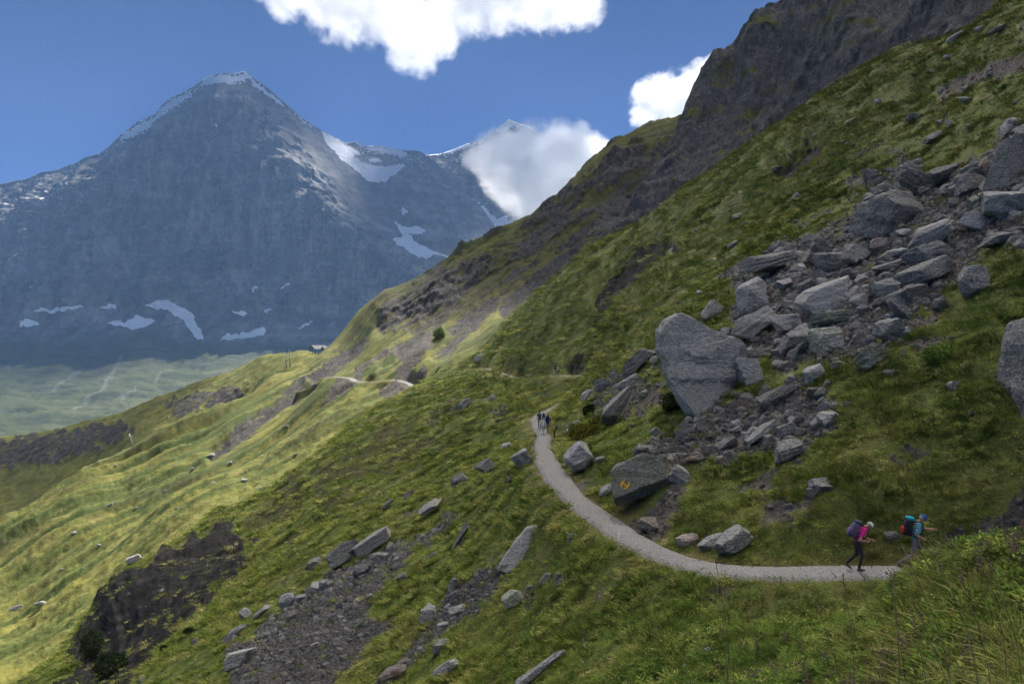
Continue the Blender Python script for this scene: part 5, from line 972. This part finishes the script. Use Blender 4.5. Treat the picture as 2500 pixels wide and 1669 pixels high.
for i in range(3):
    v, f = tuft(830+i, 26, .14, .22, .58, .0055, .6, [.2, .9, .5][i], 4); sm = source('long_grass_source', mesh_np('long_grass', v, f, True), [BS, BS, BM][i]); x, y, z, r_ = sample_near(5200, 5.0, 17, 320+i, 1500)
    px, py = CX+F*x/y, CY-F*z/y; wgt = sstep(1750, 2350, px+ .35*(py-1500))*sstep(1330, 1480, py)*(.35+.65*sstep(-.1, .3, fbm2(x/.9, y/.9, 2, 330))); keep = r_.rand(len(x)) < wgt*[.28, .3, .7][i]; x, y, z = x[keep], y[keep], z[keep]; n = len(x); k = r_.uniform(.6, 1.2, n)
    scatter('long_dry_grass', np.stack([x, y, z], 1), np.stack([r_.uniform(-.2, .2, n), np.full(n, -.35), r_.uniform(-.7, .7, n)], 1), np.stack([k, k, k], 1), sm, 'long straw coloured grass on the foreground bank', 'grass')
for i in range(2):
    v, f = herb(860+i, 60, .16, .075); sm = source('bank_herb_source', mesh_np('bank_herb', v, f, False), [BL, BD][i]); x, y, z, r_ = sample_near(5200, 5.5, 22, 360+i, 1450)
    keep = (mask_at(TD, x, y) > 1.1) & (r_.rand(len(x)) < sstep(-.15, .25, fbm2(x/.8, y/.8, 3, 240+i))); x, y, z = x[keep], y[keep], z[keep]; n = len(x); k = r_.uniform(.5, 1.15, n)
    scatter('bank_herbs', np.stack([x, y, z+.02], 1), np.stack([r_.uniform(-.2, .2, n), np.full(n, -.3), r_.uniform(0, 6.28, n)], 1), np.stack([k, k, k*1.1], 1), sm, 'broad leaved herbs on the foreground bank', 'herbs')
mb = MB(); r_ = np.random.RandomState(5)
for i in range(26): mb.ball(r_.normal(0, 1, 3)*np.array([.035, .035, .03])+np.array([0, 0, .34]), r_.uniform(.006, .012), 1)
for i in range(5): e = r_.normal(0, 1, 3)*np.array([.03, .03, .02])+np.array([0, 0, .32]); mb.tube([(0, 0, 0), e*.6, e], .0025, 4)
sm = mb.build('dead_flower', cloth((.17, .12, .095))); sm.hide_render = True; sm['kind'] = 'helper'; sm.location = (0, -50, -300)
x, y, z, r_ = sample_near(900, 6, 20, 370, 1700); keep = (mask_at(TD, x, y) > 1.1) & (r_.rand(len(x)) < sstep(0, .3, fbm2(x/1.2, y/1.2, 2, 250))); x, y, z = x[keep], y[keep], z[keep]; n = len(x); k = r_.uniform(.7, 1.3, n)
scatter('dead_flower_heads', np.stack([x, y, z], 1), np.stack([r_.uniform(-.25, .25, n), r_.uniform(-.5, -.1, n), r_.uniform(0, 6.28, n)], 1), np.stack([k]*3, 1), sm, 'withered brown flower heads on the foreground bank', 'flowers')
for i, (c, n0) in enumerate([((.75, .75, .70), 2600), ((.70, .55, .04), 1100), ((.34, .25, .30), 1500)]):
    v, f = ico(1); sm = source('flower_source', mesh_np('flower', v*np.array([1, 1, .5]), f), cloth(c)); x, y, z, r_ = sample_near(n0, 6, 48, 340+i); keep = (mask_at(soil, x, y) < .3) & (mask_at(TD, x, y) > 1.1); x, y, z = x[keep], y[keep], z[keep]; n = len(x); k = r_.uniform(.009, .02, n)*np.clip(y/20, .7, 1.3)
    scatter('wildflowers', np.stack([x, y, z+r_.uniform(.12, .26, n)], 1), r_.uniform(-.4, .4, (n, 3)), np.stack([k]*3, 1), sm, 'tiny %s flower heads dotted through the grass' % ['white', 'yellow', 'mauve'][i], 'flowers')
# single tall stalks
DRY = plain('dry_stalk', (.24, .17, .095), .9); DRYD = plain('dark_stalk', (.10, .06, .045), .9)
def stalk(px0, py0, px1, py1, Y, th, label, mat=None, head=True, bend=.06):
    a = P(px0, py0, Y); b = P(px1, py1, Y-.15); g = near.z(a[0], a[1]); a[2] = min(a[2], g-.02) if a[2] < g+.6 else g; mid_ = (a+b)/2+np.array([bend, 0, 0])*np.linalg.norm(b-a); root = empty('dry_stalk', tuple(a)); tag(root, label, 'plant', 'tall stalks of the foreground')
    pts = catmull([a-a, mid_-a, b-a], .06); MB().tube(pts, np.linspace(th, th*.35, len(pts)), 6).build('stem', mat or DRY, root)
    if head:
        r_ = np.random.RandomState(int(px0)); mb = MB(); d = pts[-1]-pts[-3]; d /= np.linalg.norm(d)
        for i in range(16): t = r_.rand()**.7; mb.ball(pts[-1]-d*t*.14+r_.normal(0, .006+.006*t, 3), (.006, .006, .011), 1)
        mb.build('seed_head', mat or DRY, root)
    return root
for q in [(1752,1669,1745,1352,11.5,.011,'straight brown stalk standing before the path bend'),(1762,1690,1768,1440,10.5,.006,'thin pale stalk right of the brown stalk'),(1760,1680,1758,1520,9.5,.008,'short brown stalk in the bottom grass'),(2140,1690,2182,1420,7.0,.010,'thick straw coloured stalk leaning right in the foreground'),(2062,1560,1990,1460,8.5,.005,'arched pale grass stem with a drooping tip'),
          (2056,1560,2058,1400,9.0,.006,'dark thin stalk below the hiker in pink'),(2335,1490,2200,1325,7.5,.006,'long dark stem crossing in front of the hiker in plaid'),(2400,1480,2290,1360,7.0,.004,'pale stem arching left at the right of the bank'),(2420,1500,2340,1385,6.5,.004,'fine straw stem in the right foreground'),(2460,1450,2380,1330,7.0,.004,'fine stem rising to the right of the hikers'),
          (2500,1480,2410,1360,6.5,.005,'reddish stem near the right edge'),(2350,1600,2240,1480,6.0,.004,'bent straw stem in the lower right'),(2250,1620,2230,1500,6.0,.005,'upright straw stem in the lower right'),(2370,1690,2365,1540,6.0,.006,'short stalk with a dark seed head low in the corner'),(2300,1640,2190,1540,6.5,.004,'thin stem lying over to the left in the lower right'),(1990,1690,1950,1560,8.5,.004,'bent pale stem at the bottom centre right')]: stalk(*q)
def leafy(px, py, Y, h, label, seed):
    a = P(px, py, Y); a[2] = near.z(a[0], a[1])-.02; root = empty('leafy_plant', tuple(a)); tag(root, label, 'plant', 'yellowing leafy plants'); r_ = np.random.RandomState(seed); top = np.array([-.12*h, 0, h]); MB().tube([np.zeros(3), top*.5+np.array([.02, 0, 0]), top], [.008, .006, .003], 6).build('stem', DRYD, root)
    V = []; Fc = []
    for i in range(34):
        t = r_.uniform(.25, 1.); b = top*t; an = r_.uniform(0, 6.28); u = np.array([math.cos(an), math.sin(an), r_.uniform(-.1, .7)]); u /= np.linalg.norm(u); w_ = np.cross(u, [0, 0, 1.]); L = r_.uniform(.06, .13)*(1.2-.5*t); s0 = len(V); V += [b, b+u*L*.5+w_*L*.2, b+u*L-np.array([0, 0, .2*L]), b+u*L*.5-w_*L*.2]; Fc += [(s0, s0+1, s0+2, s0+3)]
    o = obj('leaves', mesh_np('leaves', np.array(V), np.array(Fc), False), YEL, root); o['kind'] = 'stuff'
for i, q in enumerate([(2212,1445,9.5,.62,'yellowing leafy plant in front of the hiker in plaid'),(2250,1440,9.5,.42,'smaller leafy plant right of the one before the hiker in plaid'),(2330,1420,10,.45,'leafy plant on the bank right of the hikers'),(2290,1470,8.5,.4,'low leafy plant lower on the bank'),(2060,1560,8.8,.3,'round leaved plant in the lower centre right'),(2400,1440,9,.5,'leafy plant near the right edge of the bank')]): leafy(*q, i+5)

# ------------------------------------------------------------------ lift station and pylons
WOODD = plain('dark_timber', (.07, .055, .045)); WOODL = plain('pale_planks', (.30, .25, .22)); SHEET = plain('metal_roof', (.16, .165, .175), .85, .05); GLASS = plain('dark_pane', (.03, .035, .04), .2, .5); STEEL = plain('galvanised_steel', (.33, .34, .34), .5, .4, .3); STEELD = plain('weathered_steel', (.10, .10, .105), .6)
def hut(label, px, py, Y, th, wdt, ln, wall_h, rise, open_):
    c = P(px, py, Y); c[2] = dh.z(c[0], c[1])-.2; root = empty('lift_hut', tuple(c), th); tag(root, label, 'building', 'lift station huts')     # local x: ridge, y: gable width
    hw = wdt/2; o = .45
    for s_ in (-1, 1):
        v = [(-o, s_*(hw+o), wall_h-.25), (ln+o, s_*(hw+o), wall_h-.25), (ln+o, 0, wall_h+rise), (-o, 0, wall_h+rise)]; v2 = [(a, b, z+.14) for a, b, z in v]
        MB().add(v+v2, [(0, 1, 2, 3), (4, 7, 6, 5), (0, 4, 5, 1), (1, 5, 6, 2), (2, 6, 7, 3), (3, 7, 4, 0)]).build('roof', SHEET, root, False)
    for x_ in (0, ln): MB().add([(x_, -hw, wall_h-.05), (x_, hw, wall_h-.05), (x_, 0, wall_h+rise-.12), (x_+.12, -hw, wall_h-.05), (x_+.12, hw, wall_h-.05), (x_+.12, 0, wall_h+rise-.12)], [(0, 2, 1), (3, 4, 5), (0, 1, 4, 3), (1, 2, 5, 4), (2, 0, 3, 5)]).build('gable', WOODL, root, False)
    MB().box((-.03, 0, wall_h+rise*.42), (.03, wdt*.13, rise*.25)).build('gable_window', GLASS, root, False)
    if open_:
        for x_ in (0.1, ln*.5, ln-.1):
            for y_ in (-hw+.2, 0, hw-.2): MB().tube([(x_, y_, -2.5), (x_, y_, wall_h)], .13, 6).build('post', WOODD, root)
        for y_ in (-hw+.2, hw-.2): MB().box((ln/2, y_, wall_h-.12), (ln/2, .1, .12)).build('beam', WOODD, root, False)
        MB().box((.1, 0, wall_h-.12), (.1, hw, .12)).build('beam', WOODD, root, False)
    else:
        wl = MB().box((ln/2, 0, wall_h/2-1.2), (ln/2-.02, hw-.1, wall_h/2+1.15)).build('wall', WOODL, root, False)
        for y_ in (-hw*.5, hw*.4): MB().box((-.02, y_, wall_h*.55), (.05, .45, .5)).build('window', GLASS, root, False)
        MB().box((ln*.5, -hw+.06, wall_h*.5), (.6, .05, .5)).build('window', GLASS, root, False)
hut('open sided gabled shelter of the lift station on the ridge', 762, 867, 486, R(42), 8.0, 8.6, 3.4, 2.1, True)
hut('closed gabled hut of the lift station right of the shelter', 789, 865, 482, R(36), 7.0, 12.5, 3.0, 1.8, False)
def pylon(label, base, top, arm, mat, root_loc):
    root = empty('lift_pylon', tuple(root_loc)); tag(root, label, 'pylon', 'chairlift pylons'); b = np.array(base)-root_loc; t = np.array(top)-root_loc; b[2] -= 1.0; MB().tube([b, t], [.34, .2], 10).build('mast', mat, root); d = (t-b)/np.linalg.norm(t-b); s_ = np.array([arm, -.35*arm, 0])
    MB().tube([t-s_-d*1.4, t+s_-d*.8], .12, 6).build('crossarm', STEELD, root)
    for q in (-1, 1): MB().tube([t+s_*q*.95-d*1.1, t+s_*q*.95+d*1.0], .09, 6).build('arm_post', STEELD, root)
    MB().tube([t-s_*.95+d*.9, t+s_*.95+d*.9], .08, 6).build('top_rail', STEELD, root)
    for q in (-1, 1):
        MB().tube([t+s_*q*1.0-d*1.2-np.array([0, 1.3, 0]), t+s_*q*1.0-d*1.2+np.array([0, 1.3, 0])], .14, 6).build('sheave_train', STEELD, root)
for (l, bx, by, tx, ty, arm, f) in [('left pylon of the pair beside the lift station',700,899,694.5,859,1.4,dh),('right pylon of the pair beside the lift station',708.5,897,707,855,1.3,dh),('lone leaning steel pylon on the edge of the sunlit slope',330.5,1108,315.5,1059,.7,mid)]:
    g = f.hit(bx, by); t_ = P(tx, ty, g[1]); pylon(l, g, t_, arm, STEEL, g)
